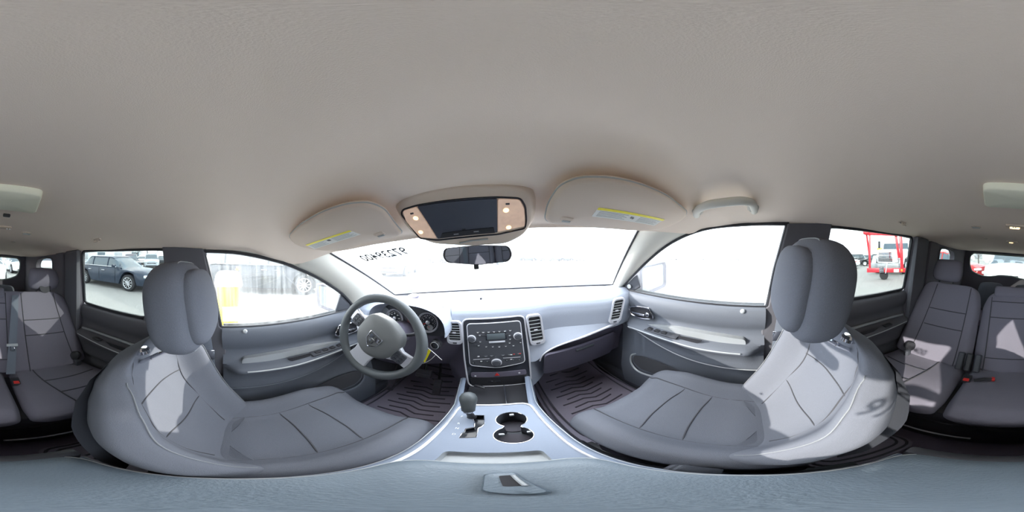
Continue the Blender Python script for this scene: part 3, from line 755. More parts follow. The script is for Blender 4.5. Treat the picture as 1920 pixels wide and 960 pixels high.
# ================================================================== CENTRE CONSOLE
dk = Fr((-.017, .30, -.605), (1, 0, 0), (0, 1, 0))
con = thing('center_console', 'bluish grey centre console between the front seats with cup holders and gear gate', 'console', (-.017, .2, -1.04))
def dkp(*pts): return [dk.at(*p) for p in pts]
deck_o = roundpoly([(-.098, .135), (.098, .135), (.112, -.02), (.118, -.30), (-.118, -.30), (-.112, -.02)], .035)
c1, c2 = dk.at(959, 787), dk.at(963, 815)
c1 = (c1[0], c1[1] + .002); R1, R2, NK = .0365, .0385, .019
holes = []
a1, a2 = math.asin(NK / R1), math.asin(NK / R2)
cup = [(c1[0] + R1 * math.sin(t), c1[1] - R1 * math.cos(t)) for t in [lerp(a1, 2 * PI - a1, k / 22) for k in range(23)]]
cup += [(c2[0] - R2 * math.sin(t), c2[1] + R2 * math.cos(t)) for t in [lerp(a2, 2 * PI - a2, k / 22) for k in range(23)]]
gate = [dk.at(*p) for p in ((887, 778.5), (908, 778.5), (908, 795), (903, 800), (896, 803), (893, 820), (861, 821), (865, 813), (871, 810), (873, 804), (889, 801), (890, 793), (886, 784))]
tr0, tr1 = dk.at(834, 845), dk.at(1016, 843)
tray = roundpoly([(tr0[0], tr0[1]), (tr1[0], tr0[1]), (tr1[0], tr0[1] - .06), (tr0[0], tr0[1] - .06)], .012)
b = MB(); b.frplate(dk, deck_o, -.006, 0, [cup, gate, tray]); b.build('deck', m_console, con)
b = MB(); b.tube([dk.p(u, v, .0) for u, v in deck_o], .0045, 8, closed=True); b.build('deck_trim', m_silver, con)
b = MB(); b.tube([dk.p(u, v, .0005) for u, v in cup], .0009, 6, closed=True); b.build('cup_rim', m_chrome, con)
b = MB(); b.tube([dk.p(u, v, .0005) for u, v in gate], .0013, 6, closed=True); b.build('gate_rim', m_chrome, con)
def well(name, outl, depth, m, taper=1.0):
    b = MB(); n = len(outl); cx = sum(p[0] for p in outl) / n; cy = sum(p[1] for p in outl) / n
    low = [(cx + (u - cx) * taper, cy + (v - cy) * taper) for u, v in outl]
    A = [b.bm.verts.new(dk.p(u, v, -.001)) for u, v in outl]; B_ = [b.bm.verts.new(dk.p(u, v, -depth)) for u, v in low]
    for i in range(n): b.bm.faces.new((A[i], A[(i + 1) % n], B_[(i + 1) % n], B_[i]))
    for t in tessellate_polygon([[Vector((u, v, 0)) for u, v in low]]): b.bm.faces.new([B_[i] for i in t])
    return b.build(name, m, con, ang=50)
well('cup_holder', cup, .065, m_doord, .9)
for (c, r) in ((c1, R1), (c2, R2)):
    b = MB(); b.lathe(dk.p(c[0], c[1], -.063), (0, 0, 1), [(r * .82, 0), (r * .82, .002), (r * .6, .003), (.0001, .003)], 28); b.build('cup_liner', m_rub, con)
for px, py in ((940, 813), (993, 808), (959, 776)):
    u, v = dk.at(px, py); b = MB(); b.frbox(dk, u - .006, v - .004, u + .006, v + .004, -.016, -.004, .002); b.build('cup_grip', m_silverd, con)
well('shift_gate', gate, .02, m_gloss, .96)
well('tray', tray, .022, m_silverd, .95)  # pale well: its sunlit look is put into the colour
for tx, px, py in (('P', 866, 781), ('R', 860, 794), ('N', 857, 803), ('D', 851, 814)):
    u, v = dk.at(px, py); text('gate_letter', tx, dk, u, v, .011, m_white, con, n=.0004)
# console sides (pale rail then dark wall down to the floor)
for s in (-1, 1):
    def rail(u, v):
        y = lerp(-.20, .66, v); w0 = interp([(-.2, .118), (.28, .112), (.435, .098), (.66, .128)], y); pr = [(w0 - .004, -.604), (w0 + .006, -.601), (w0 + .016, -.606), (w0 + .024, -.63), (w0 + .026, -.68), (w0 + .03, -.80), (w0 + .03, -1.05)]
        k = u * 6; i = min(int(k), 5); t = k - i
        dz = interp([(.40, 0), (.50, -.01), (.66, -.05)], y)
        return Vector((-.017 + s * lerp(pr[i][0], pr[i + 1][0], t), y, lerp(pr[i][1], pr[i + 1][1], t) + dz))
    b = MB(); b.grid(rail, 12, 30); o = b.build('side_rail', m_console, con, ang=60)
    b = MB(); b.tube([rail(.36, k / 20) + Vector((s * .0006, 0, 0)) for k in range(21)], .0016, 5); b.build('rail_line', m_silverd, con)
# bin ahead of the deck
b = MB(); b.grid(lambda u, v: Vector((lerp(-.125, .095, u), lerp(.42, .68, v), lerp(-.675, -.70, v) - .004 * (int(v * 20) % 2))), 4, 20); b.build('front_bin', m_black, con)
b = MB(); b.box((.015, .53, -.672), (.004, .16, .02), .001); b.build('bin_divider', m_gloss, con)
b = MB(); b.box((-.017, -.21, -.80), (.26, .03, .48), .01); b.build('rear_panel', m_black, con)
b = MB(); b.tube([(-.095, .60, -.652), (-.075, .585, -.642), (-.055, .575, -.645)], .007, 8); b.build('socket_plug', m_black, con)
# armrest lid
def lidring(k, z, grow=0):
    o = roundpoly([(-.128 - grow, .158 + grow), (.100 + grow, .158 + grow), (.112 + grow, .0), (.112 + grow, -.21 - grow), (-.140 - grow, -.21 - grow), (-.140 - grow, .0)], .05, 6)
    cx, cy = -.014, -.02
    return [Vector((cx + (x - cx) * k, cy + (y - cy) * k, z)) for x, y in o]
b = MB(); b.loft([lidring(.96, -.605), lidring(1.0, -.597), lidring(1.005, -.585), lidring(.99, -.570), lidring(.96, -.5625), lidring(.8, -.558), lidring(.5, -.556), lidring(.1, -.555)])
lid = b.build('armrest_lid', m_lid, con, ang=50)
b = MB(); b.tube(lidring(.975, -.5655), .0012, 5, closed=True); b.build('lid_seam', m_seaml, lid)
lf = Fr((-.01, .08, -.5565), (1, 0, 0), (0, 1, 0))
lo = roundpoly([lf.at(*p) for p in ((903, 922), (908, 889), (965, 885), (1003, 908), (1040, 923), (985, 929))], .008)
b = MB(); cxx = sum(p[0] for p in lo) / len(lo); cyy = sum(p[1] for p in lo) / len(lo)
b.loft([[lf.p(cxx + (u - cxx) * k, cyy + (v - cyy) * k, n) for u, v in lo] for k, n in ((1.05, -.002), (1.0, .006), (.93, .009), (.5, .0095), (.05, .0095))])
b.build('lid_latch', m_lid, lid, ang=50)
b = MB(); b.frplate(lf, roundpoly([lf.at(*p) for p in ((937, 893), (970, 891), (987, 911), (946, 913))], .003), .009, .0105); b.build('latch_recess', m_black, lid)
b = MB(); b.tube([lf.p(*lf.at(*p), .012) for p in ((964, 892), (978, 904), (988, 911))], .0022, 6); b.build('latch_button', m_silverd, lid)
# gear lever
gl_ = thing('gear_lever', 'grey leather gear knob on a short dark lever rising from the gate', 'gear lever', (-.078, .375, -.61))
k0 = Vector((-.074, .372, -.607)); k1 = at(878, 770, 'z', -.545); k2 = at(878, 742, 'z', -.495)
b = MB(); b.lathe(k0, k1 - k0, [(.013, 0), (.010, .01), (.008, (k1 - k0).length + .01)], 14); b.build('lever_shaft', m_black, gl_)
b = MB(); ax = (k2 - k1); L = ax.length
b.lathe(k1, ax, [(.010, -.006), (.0165, .0), (.019, L * .35), (.0235, L * .7), (.0235, L * .9), (.018, L * 1.12), (.008, L * 1.22), (.0001, L * 1.24)], 26); b.build('gear_knob', m_leather, gl_, ang=70)
b = MB(); b.lathe(k1, ax, [(.0115, -.010), (.0125, -.004)], 20); b.build('collar', m_chrome, gl_)

# ================================================================== SEATS
def padsurf(C0, U, N, w, th, prof, v):
    """closed ring of a cushion at station v"""
    c = C0(v); ww = w(v); t = th(v); out = []
    nf = 26
    for i in range(nf + 1):
        xi = -1 + 2 * i / nf
        xi = math.sin(xi * PI / 2) * .4 + xi * .6
        n = prof(xi, v) - .045 * min(1, t / .09) * smooth(.80, 1.0, abs(xi)) ** 2
        out.append(c + U * (xi * ww) + N(v) * n)
    for i in range(1, 10):
        xi = 1 - 2 * i / 10
        out.append(c + U * (xi * ww * .97) + N(v) * (-t + .02 * abs(xi) ** 4))
    return out
def make_pad(name, C0, U, N, w, th, prof, ns, m, parent, sub=1, v0=0, v1=1):
    rings = []
    r0 = padsurf(C0, U, N, w, th, prof, v0); cc = sum(r0, Vector()) / len(r0); rings.append([cc.lerp(p, .6) for p in r0])
    for k in range(ns + 1): rings.append(padsurf(C0, U, N, w, th, prof, lerp(v0, v1, k / ns)))
    r1 = rings[-1]; cc = sum(r1, Vector()) / len(r1)
    D = (C0(v1) - C0(v1 - .02)).normalized()
    rings.append([cc.lerp(p, .8) + D * .008 for p in r1]); rings.append([cc.lerp(p, .4) + D * .012 for p in r1])
    b = MB(); b.loft(rings); return b.build(name, m, parent, ang=180, sub=sub)
def padline(C0, U, N, w, prof, pts, off=.0008):
    out = []
    for xi, v in pts:
        n = prof(xi, v) - .045 * smooth(.80, 1.0, abs(xi)) ** 2
        out.append(C0(v) + U * (xi * w(v)) + N(v) * (n + off))
    return out
def dense(pts, n=8): return [tuple(p) for p in [(q.x, q.y) for q in spl([(a, b_, 0) for a, b_ in pts], n)]]
# front seats
def front_seat(s):
    cx = s * .362
    lab = 'grey cloth driver seat behind the steering wheel' if s < 0 else 'grey cloth front passenger seat with a narrow band of sunlight across the cushion'
    S = thing('front_seat', lab, 'seat', (cx, .1, -1.04), group='two front bucket seats')
    X = Vector((1, 0, 0))
    # cushion: v 0 at the back .. 1 at the front
    def C0(v): return Vector((cx, lerp(-.12, .352, v), sinterp([(0, -.665), (.3, -.650), (.75, -.618), (.9, -.617), (.97, -.632), (1, -.655)], v)))
    def N(v): return Vector((0, .0, 1)) if v < .85 else Vector((0, (v - .85) * 1.6, 1)).normalized()
    w = lambda v: interp([(0, .20), (.2, .222), (.7, .228), (.9, .226), (1, .212)], v)
    th = lambda v: interp([(0, .16), (.8, .17), (1, .13)], v)
    def prof(xi, v):
        a = abs(xi); bo = smooth(.50, .72, a) * (.038 - .028 * smooth(.65, 1, v))
        return bo - .012 * (1 - smooth(.4, .62, a)) * (1 - .5 * v)
    make_pad('seat_cushion', C0, X, N, w, th, prof, 22, m_fab, S)
    for pts in ([( -.52, .1), (-.53, .5), (-.57, .85), (-.60, .97)], [(.52, .1), (.53, .5), (.57, .85), (.60, .97)], [(-.53, .66), (-.2, .70), (.2, .70), (.53, .66)], [(-.52, .46), (-.2, .49), (.2, .49), (.52, .46)]):
        b = MB(); b.tube(padline(C0, X, N, w, prof, dense(pts)), .0022, 6); b.build('cushion_seam', m_seam, S)
    # backrest
    P0, P1 = Vector((cx, -.045, -.67)), Vector((cx, -.225, -.215))
    def B0(v): return P0.lerp(P1, v) + Vector((0, -.022 * math.sin(PI * v), 0))
    def BN(v): return Vector((0, .925, .38))
    bw = lambda v: sinterp([(0, .205), (.22, .226), (.55, .236), (.74, .226), (.88, .196), (.95, .165), (1.0, .125)], v)
    bt = lambda v: interp([(0, .12), (.6, .10), (.9, .075), (1, .05)], v)
    def bp(xi, v):
        a = abs(xi); k = (1 - smooth(.72, .98, v))
        return smooth(.48, .80, a) * .075 * (.35 + .65 * k) - .006 * (1 - smooth(.3, .5, a))
    make_pad('backrest', B0, X, BN, bw, bt, bp, 26, m_fab, S)
    for q in (-1, 1):
        b = MB(); b.tube(padline(B0, X, BN, bw, bp, dense([(q * .46, .05), (q * .50, .35), (q * .44, .6), (q * .52, .82), (q * .58, .97)])), .0022, 6); b.build('backrest_seam', m_seam, S)
        b = MB(); b.tube(padline(B0, X, BN, bw, bp, dense([(q * .80, .10), (q * .83, .4), (q * .84, .7), (q * .82, .9)])), .0012, 6); b.build('bolster_piping', m_fabc, S)
    b = MB(); b.tube(padline(B0, X, BN, bw, bp, dense([(-.49, .36), (0, .34), (.49, .36)])), .002, 6); b.build('backrest_seam', m_seam, S)
    b = MB(); b.tube(padline(B0, X, BN, bw, bp, dense([(-.47, .66), (0, .70), (.47, .66)])), .002, 6); b.build('backrest_seam', m_seam, S)
    # back shell
    b = MB(); b.grid(lambda u, v: B0(lerp(.03, .97, v)) + X * ((u * 2 - 1) * bw(lerp(.03, .97, v)) * .9) + BN(0) * (-bt(v) - .010 * (1 - (u * 2 - 1) ** 2) + .02 * abs(u * 2 - 1) ** 6), 14, 14); b.build('back_shell', m_doord, S)
    # headrest
    hx = cx + s * .004; HC_ = Vector((hx, -.135, -.092))
    hv = Vector((0, -.16, .987)); hn = Vector((0, .987, .16))
    rings = []
    for k in range(15):
        t = lerp(-1, 1, k / 14); ww = .130 * (1 - abs(t) ** 4.5 * .45) * (1 - .10 * max(0, -t)); e = (1 - abs(t) ** 4 * .6)
        rings.append([HC_ + hv * (t * .112) + X * (ww * math.copysign(abs(math.cos(a)) ** .6, math.cos(a))) + hn * ((.058 if math.sin(a) > 0 else .062) * e * math.copysign(abs(math.sin(a)) ** .75, math.sin(a))) for a in [j * 2 * PI / 30 for j in range(30)]])
    b = MB(); b.loft(rings); hr = b.build('headrest', m_fab, S, ang=180, sub=1)
    sm = []
    for k in range(40):
        a = k * 2 * PI / 40; cxn = .128 * math.copysign(abs(math.cos(a)) ** .6, math.cos(a)); t = math.copysign(abs(math.sin(a)) ** .65, math.sin(a))
        ww = .128 * (1 - abs(t) ** 3.2 * .55) * (1 - .10 * max(0, -t))
        sm.append(HC_ + hv * (t * .1075) + X * (math.copysign(min(abs(cxn), ww * .94), cxn)) + hn * .026)
    b = MB(); b.tube(sm, .0016, 5, closed=True); b.build('headrest_seam', m_fabc, hr)
    rings = []
    for k in range(9):
        t = lerp(-1, 1, k / 8); ww = .108 * (1 - abs(t) ** 4 * .35); rings.append([HC_ + hv * (t * .088) + hn * .045 + X * (ww * math.copysign(abs(math.cos(a)) ** .6, math.cos(a))) + hn * (.030 * (1 - abs(t) ** 4 * .5) * math.copysign(abs(math.sin(a)) ** .75, math.sin(a))) for a in [j * 2 * PI / 28 for j in range(28)]])
    b = MB(); b.loft(rings); b.build('headrest_face', m_fab, hr, ang=180, sub=1)
    for q in (-1, 1):
        base = Vector((hx + q * .062, -.222, -.222)); top = HC_ + X * q * .062 - hv * .08
        b = MB(); b.tube([base - hv * .03, top], .006, 10); b.build('headrest_post', m_chrome, S)
        b = MB(); b.lathe(base + Vector((0, .005, .008)), (0, -.2, 1), [(.021, -.006), (.021, .003), (.016, .009), (.007, .011)], 20); b.build('post_guide', m_chrome if q == -s else m_black, S)
    # side cover, recliner, rails
    for q in (-1, 1):
        b = MB(); b.box((cx + q * .222, .06, -.81), (.022, .44, .10), .008); b.build('side_cover', m_doord, S)
        b = MB(); b.box((cx + q * .17, .06, -1.02), (.03, .56, .035), .004); b.build('seat_rail', m_black, S)
    b = MB(); b.box((cx, .08, -.90), (.36, .40, .12), .02); b.build('seat_base', m_black, S)
    b = MB(); b.tube([(cx + s * .235, .16, -.80), (cx + s * .24, .08, -.79)], .010, 8); b.build('recline_lever', m_black, S)
    return S
front_seat(-1); front_seat(1)
for s, m_, lab in ((-1, m_red, 'seat belt buckle with red button beside the driver cushion'), (1, m_doord, 'dark seat belt buckle in the gap beside the front passenger cushion')):
    t = thing('belt_buckle', lab, 'buckle', (s * .128, .02, -.66))
    b = MB(); b.tube([(s * .135, -.02, -.75), (s * .130, .0, -.68), (s * .128, .02, -.645)], .009, 8); b.build('stem', m_black, t)
    b = MB(); b.box((s * .130, .035, -.63), (.026, .055, .035), .006, Matrix.Rotation(rd(30), 3, 'X')); b.build('housing', m_doord, t)
    b = MB(); b.box((s * .130, .052, -.612), (.018, .016, .006), .002, Matrix.Rotation(rd(30), 3, 'X')); b.build('release_button', m_, t)
# front belts on the pillars
for s in (-1, 1):
    t = thing('seat_belt', 'grey seat belt hanging from the door pillar beside the %s seat' % ('driver' if s < 0 else 'front passenger'), 'seat belt', (s * .64, -.19, -.3))
    b = MB(); pts = [(s * .655, -.19, .03), (s * .64, -.16, -.15), (s * .625, -.13, -.35), (s * .61, -.11, -.60)]
    pts = spl(pts, 5)
    b.loft([[p + Vector((0, -.022, 0)), p + Vector((0, .022, 0)), p + Vector((s * .002, .022, 0)), p + Vector((s * .002, -.022, 0))] for p in pts]); b.build('webbing', m_belt, t)
    b = MB(); b.box((s * .655, -.19, .035), (.02, .06, .03), .006); b.build('upper_anchor', m_doord, t)
    b = MB(); b.box((s * .622, -.125, -.38), (.008, .05, .05), .003); b.build('tongue', m_chrome, t)
# rear bench
rf = Fr((0, -.835, -.675), (1, 0, 0), (0, -.30, .475))
rf.n = -rf.n
RV = rf.v; RN = rf.n
def rear_back(parent, u0, u1, m, bol=(1, 1), top=.555, cen=None):
    cx = (u0 + u1) / 2; hw = (u1 - u0) / 2
    def C0(v): return rf.p(cx, lerp(.0, top, v), 0)
    w = lambda v: hw * sinterp([(0, .97), (.3, 1), (.75, .99), (.92, .93), (1, .80)], v)
    th = lambda v: .10
    def prof(xi, v): return .012 * (1 - abs(xi) ** 4) + (.028 * smooth(.55, .8, xi) * bol[1] + .028 * smooth(.55, .8, -xi) * bol[0]) * (1 - .6 * v)
    make_pad('backrest', C0, Vector((1, 0, 0)), lambda v: RN, w, th, prof, 18, m, parent)
    return C0, w, prof
def seamline(parent, C0, w, prof, pts, m=m_seam, name='backrest_seam', r=.003):
    b = MB(); b.tube(padline(C0, Vector((1, 0, 0)), lambda v: RN, w, prof, pts), r, 6); b.build(name, m, parent)
def xi_of(px, py, C0, w, top=.555):
    u, v = rf.at(px, py); vv = max(0, min(1, v / top)); return ((u - C0(0).x) / w(vv), vv)
def rear_cushion(parent, x0, x1, m, s0=0):
    cx = (x0 + x1) / 2; hw = (x1 - x0) / 2
    def C0(v): return Vector((cx, lerp(-.86, -.455, v), sinterp([(0, -.680), (.7, -.650), (.9, -.655), (1, -.685)], v)))
    def N(v): return Vector((0, 0 if v < .85 else (v - .85) * 2, 1)).normalized()
    w = lambda v: hw * interp([(0, .97), (.8, 1), (1, .96)], v)
    th = lambda v: interp([(0, .12), (.8, .13), (1, .10)], v)
    def prof(xi, v): return .012 * (1 - abs(xi) ** 4)
    make_pad('seat_cushion', C0, Vector((1, 0, 0)), N, w, th, prof, 16, m, parent)
    return C0, N, w, prof
X = Vector((1, 0, 0))
sR = thing('rear_bench', 'narrow dark cloth rear seat behind the front passenger, one headrest', 'seat', (.41, -.8, -1.04), group='rear bench halves')
C0, w, prof = rear_back(sR, .152, .648, m_fabd, (.3, 1))
a = .245; c = .50
def sx(x, v): return ((x - C0(0).x) / w(v), v)
for x_ in (a, c): seamline(sR, C0, w, prof, [sx(x_ + (.02 * (1 - k / 10) if x_ == c else 0), k / 10 * .98) for k in range(11)])
for px in ((1740, 576), (1742, 608)):
    vv = xi_of(px[0], px[1], C0, w)[1]; seamline(sR, C0, w, prof, [sx(lerp(a, c, k / 8), vv) for k in range(9)])
cR0, cRN, cRw, cRp = rear_cushion(sR, .165, .64, m_fabd)
for pts in ([(-.35, .05), (-.30, .5), (-.15, .98)], [(-.3, .42), (.2, .44), (.7, .42)], [(-.25, .72), (.2, .74), (.7, .72)]):
    b = MB(); b.tube(padline(cR0, X, cRN, cRw, cRp, dense(pts), .002), .003, 6); b.build('cushion_seam', m_seam, sR)
sL = thing('rear_bench', 'wide dark cloth rear seat behind the driver, middle place plus one headrest', 'seat', (-.27, -.8, -1.04), group='rear bench halves')
C1, w1, prof1 = rear_back(sL, -.665, .168, m_fabd, (1, .2))
def sx1(x, v): return ((x - C1(0).x) / w1(v), v)
for x0_, x1_ in ((.088, .095), (-.165, -.155), (-.275, -.265), (-.545, -.51)): seamline(sL, C1, w1, prof1, [sx1(lerp(x0_, x1_, k / 10), k / 10 * .98) for k in range(11)])
for py in (600, 628): 
    vv = rf.at(70, py)[1] / .555; seamline(sL, C1, w1, prof1, [sx1(lerp(-.53, -.27, k / 8), vv) for k in range(9)])
for py in (567, 597, 673):
    vv = rf.at(1880, py)[1] / .555; seamline(sL, C1, w1, prof1, [sx1(lerp(-.16, .09, k / 8), vv) for k in range(9)])
cL0, cLN, cLw, cLp = rear_cushion(sL, -.645, -.150, m_fabd)
cM0, cMN, cMw, cMp = rear_cushion(sL, -.152, .165, m_fabd)
for pts in ([(.45, .05), (.40, .5), (.25, .98)], [(.4, .42), (-.2, .44), (-.7, .42)], [(.32, .72), (-.2, .74), (-.7, .72)]):
    b = MB(); b.tube(padline(cL0, X, cLN, cLw, cLp, dense(pts), .002), .003, 6); b.build('cushion_seam', m_seam, sL)
# raised pad atop the middle place
b = MB(); q0 = rf.at(1866, 533); b.frbox(rf, -.15, .505, .082, .585, -.06, .022, .018, 3); b.build('centre_headrest', m_fabd, sL)
for par, cx_, fold in ((sR, .452, 0), (sL, -.452, 1)):
    HB = rf.p(cx_, .585, -.02)
    rings = []
    hv = Vector((0, -.25, .97)); hn = Vector((0, .97, .25))
    for k in range(11):
        t = k / 10; e = 1 - abs(2 * t - 1) ** 4 * .6
        ww = (.122 if not fold else .128) * (1 - .22 * t ** 3) * (1 - .3 * (1 - t) ** 6)
        rings.append([HB + hv * (t * .175) + X * (ww * math.copysign(abs(math.cos(a_)) ** .6, math.cos(a_))) + hn * (.045 * e * math.copysign(abs(math.sin(a_)) ** .8, math.sin(a_)) + (.0 if not fold else .02 * math.sin(t * 3))) for a_ in [j * 2 * PI / 28 for j in range(28)]])
    b = MB(); b.loft(rings); h = b.build('headrest', m_fabd, par, ang=180, sub=1)
    if fold:
        b = MB(); b.lathe(HB + hn * .040 + hv * .02, hn, [(.05, -.02), (.045, .004), (.03, .006), (.0001, .0)], 20); b.build('headrest_hollow', m_seam, h)
    for q in (-1, 1):
        b = MB(); b.tube([HB + X * q * .055 - hv * .05, HB + X * q * .055 + hv * .03], .006, 8); b.build('headrest_post', m_black, par)
b = MB(); b.box((-.01, -.66, -.86), (1.28, .36, .30), .02)
b.tube([(-.62, -.478, -.80), (.62, -.478, -.80)], .006, 6)
b.build('plinth', m_black, label='black plastic plinth under the rear bench', cat='plinth')
b = MB(); b.tube([(-.60, -.452, -.885), (-.10, -.452, -.885)], .005, 6); b.tube([(.05, -.452, -.885), (.60, -.452, -.885)], .005, 6)
b.build('floor_rail', m_silverd, label='thin pale metal strip on the floor before the rear bench', cat='rail')
# hinges, buckles, centre belt
for px, py, rr in ((1712, 650, .03), (135, 668, .03)):
    p = rf.p(*rf.at(px, py), .035)
    t = thing('hinge_cover', 'round black hinge cover at the outer foot of the rear backrest, %s side' % ('passenger' if px > 960 else 'driver'), 'hinge', p)
    b = MB(); b.lathe(p, (-1 if px > 960 else 1, .6, .3), [(.032, -.03), (.034, .0), (.026, .012), (.0001, .014)], 22); b.build('cap', m_black, t)
    b = MB(); b.box(p + Vector((0, .03, -.05)), (.03, .04, .07), .006); b.build('bracket', m_doord, t)
p = rf.p(.165, .10, .03)
t = thing('hinge_cover', 'pair of rounded grey hinge covers where the two rear backrests meet', 'hinge', p)
for dx in (-.045, .0, .045):
    b = MB(); b.loft([[rf.p(.165 + dx + a_ * k, .02 + c_, n) for a_, c_ in ((-.018, -.03), (.018, -.03), (.018, .08), (-.018, .08))] for k, n in ((1, .0), (1, .035), (.7, .05))]); b.build('cover', m_doord if dx else m_black, t, bevel=.005)
for px, py, z, lab in ((30, 716, -.655, 'red buckle sunk between the middle and driver-side rear cushions'), (1812, 711, -.645, 'red buckle at the joint of the two rear seats')):
    p = at(px, py, 'z', z)
    t = thing('belt_buckle', lab, 'buckle', p)
    b = MB(); b.box(p + Vector((0, -.012, -.008)), (.040, .060, .022), .005); b.build('housing', m_black, t)
    b = MB(); b.box(p + Vector((0, .008, .004)), (.026, .022, .006), .002); b.build('release_button', m_red, t)
p0, p1 = at(1826, 713, 'z', -.640), at(1862, 711, 'z', -.645)
t = thing('buckle_strap', 'dark buckle lying across the middle cushion with a red tip', 'buckle', p0)
b = MB(); b.tube([p0, p0.lerp(p1, .5) + Vector((0, 0, .006)), p1], [.008, .010, .009], 8); b.build('strap', m_black, t)
b = MB(); b.box(p1, (.016, .022, .018), .003); b.build('release_button', m_red, t)
t = thing('centre_seat_belt', 'pale grey middle seat belt hanging down the rear backrest', 'seat belt', rf.p(-.21, .5, .03))
A = [rf.at(*p_) for p_ in ((27, 556), (24, 600), (21, 640), (17, 700))]
b = MB(); pts = spl([rf.p(u, v, n) for (u, v), n in zip(A, (.028, .040, .045, .040))], 5)
b.loft([[p_ + X * -.023, p_ + X * .023, p_ + X * .023 + RN * .002, p_ + X * -.023 + RN * .002] for p_ in pts]); b.build('webbing', m_belt, t)
u, v = rf.at(20, 648)
b = MB(); b.frbox(rf, u - .032, v - .008, u + .032, v + .010, .040, .050, .003); b.build('tongue', m_silverd, t)
b = MB(); b.tube([rf.p(u + q[0], v + q[1], .05) for q in ((-.010, -.008), (-.010, -.035), (.010, -.035), (.010, -.008))], .0025, 6); b.build('tongue_loop', m_chrome, t)
# third row seat back, pale in the daylight
t = thing('third_row_seat', 'pale sunlit third row seat back showing above the rear bench', 'seat', (0, -1.9, -.6))
for cx_ in (-.25, .17):
    rings = []
    for k in range(9):
        q = k / 8; ww = .17 * (1 - .25 * q ** 3); rings.append([Vector((cx_ + ww * math.copysign(abs(math.cos(a_)) ** .5, math.cos(a_)), -1.88 - .06 * q + .05 * math.sin(a_), lerp(-.60, -.272, q) + (.012 if k == 8 else 0))) for a_ in [j * 2 * PI / 24 for j in range(24)]])
    b = MB(); b.loft(rings); b.build('backrest', m_fab, t, ang=180, sub=1)
# ================================================================== FLOOR MATS, PEDALS
def floor_mat(label, pts, z0=-1.035, slope=None, nr=7):
    t = thing('floor_mat', label, 'floor mat', (sum(p[0] for p in pts) / len(pts), sum(p[1] for p in pts) / len(pts), z0), group='ribbed black rubber floor mats')
    zf = slope or (lambda y: z0)
    o = roundpoly(pts, .05)
    (xa, ya), (xb, yb), (xc, yc), (xd, yd) = pts
    rg = []
    for k in range(21):
        q = k / 20; l_ = Vector((lerp(xa, xd, q), lerp(ya, yd, q), 0)); r_ = Vector((lerp(xb, xc, q), lerp(yb, yc, q), 0)); ins = .03 * (max(0, 1 - q * 10) ** 2 + max(0, 1 - (1 - q) * 10) ** 2)
        l_.x += ins; r_.x -= ins
        rg.append([Vector((c_.x, c_.y, zf(c_.y) + d_)) for c_, d_ in ((l_, 0), (l_, .012), (l_.lerp(r_, .33), .012), (l_.lerp(r_, .66), .012), (r_, .012), (r_, 0))])
    b = MB(); b.loft(rg); b.build('mat', m_mat, t)
    b = MB(); cx_ = sum(p[0] for p in pts) / len(pts); cy_ = sum(p[1] for p in pts) / len(pts)
    for k in (.94, .82): b.tube([Vector((cx_ + (x - cx_) * k, cy_ + (y - cy_) * k, zf(cy_ + (y - cy_) * k) + .013)) for x, y in o], .005, 6, closed=True)
    b.build('raised_border', m_rub, t)
    y0_, y1_ = min(p[1] for p in pts), max(p[1] for p in pts); x0_, x1_ = min(p[0] for p in pts), max(p[0] for p in pts)
    for k in range(nr):
        y = lerp(y0_ + .10, y1_ - .10, k / (nr - 1)); a_ = lerp(x0_ + .09, x1_ - .09, .0); c_ = x1_ - .09
        b = MB(); b.tube([Vector((a_ + (.04 if k % 2 else 0), y, zf(y) + .012)), Vector((lerp(a_, c_, .4), y + .012, zf(y) + .012)), Vector((lerp(a_, c_, .6), y - .012, zf(y) + .012)), Vector((c_ - (.04 if k % 2 else 0), y, zf(y) + .012))], .0055, 6); b.build('rib', m_rub, t)
sl_ = lambda y: -1.035 + .6 * max(0, y - .88)
floor_mat('black ribbed rubber mat in the driver footwell under the pedals', [(-.66, .30), (-.20, .30), (-.17, 1.04), (-.64, 1.08)], slope=sl_, nr=15)
floor_mat('black ribbed rubber mat in the front passenger footwell', [(.17, .30), (.64, .30), (.64, 1.08), (.17, 1.04)], slope=sl_, nr=15)
floor_mat('black rubber mat on the rear floor behind the driver seat', [(-.62, -.44), (-.19, -.44), (-.19, -.14), (-.62, -.14)])
floor_mat('black rubber mat on the rear floor behind the front passenger seat', [(.19, -.44), (.62, -.44), (.62, -.14), (.19, -.14)])
for px, py, lab, sz in ((820, 725, 'narrow black accelerator pedal above the driver mat', (.045, .02, .12)), (795, 700, 'wide black brake pedal left of the accelerator', (.09, .02, .06)), (735, 735, 'black footrest pad at the outer side of the driver footwell', (.07, .03, .14))):
    p = at(px, py, 'y', .80 if sz[0] != .07 else .78); p.z = max(p.z, -.96)
    t = thing('pedal', lab, 'pedal', p)
    R_ = Matrix.Rotation(rd(-35), 3, 'X')
    b = MB(); b.box(p, sz, .005, R_); b.build('pad', m_rub, t)
    for k in range(3):
        b = MB(); b.box(p + R_ @ Vector((0, -sz[1] / 2 - .001, lerp(-sz[2] * .3, sz[2] * .3, k / 2))), (sz[0] * .8, .004, .006), .001, R_, 1); b.build('pad_rib', m_doord, t)
    b = MB(); b.tube([p + Vector((0, .01, .0)), p + Vector((0, .08, .10)), p + Vector((0, .12, .22))], .008, 8); b.build('arm', m_black, t)
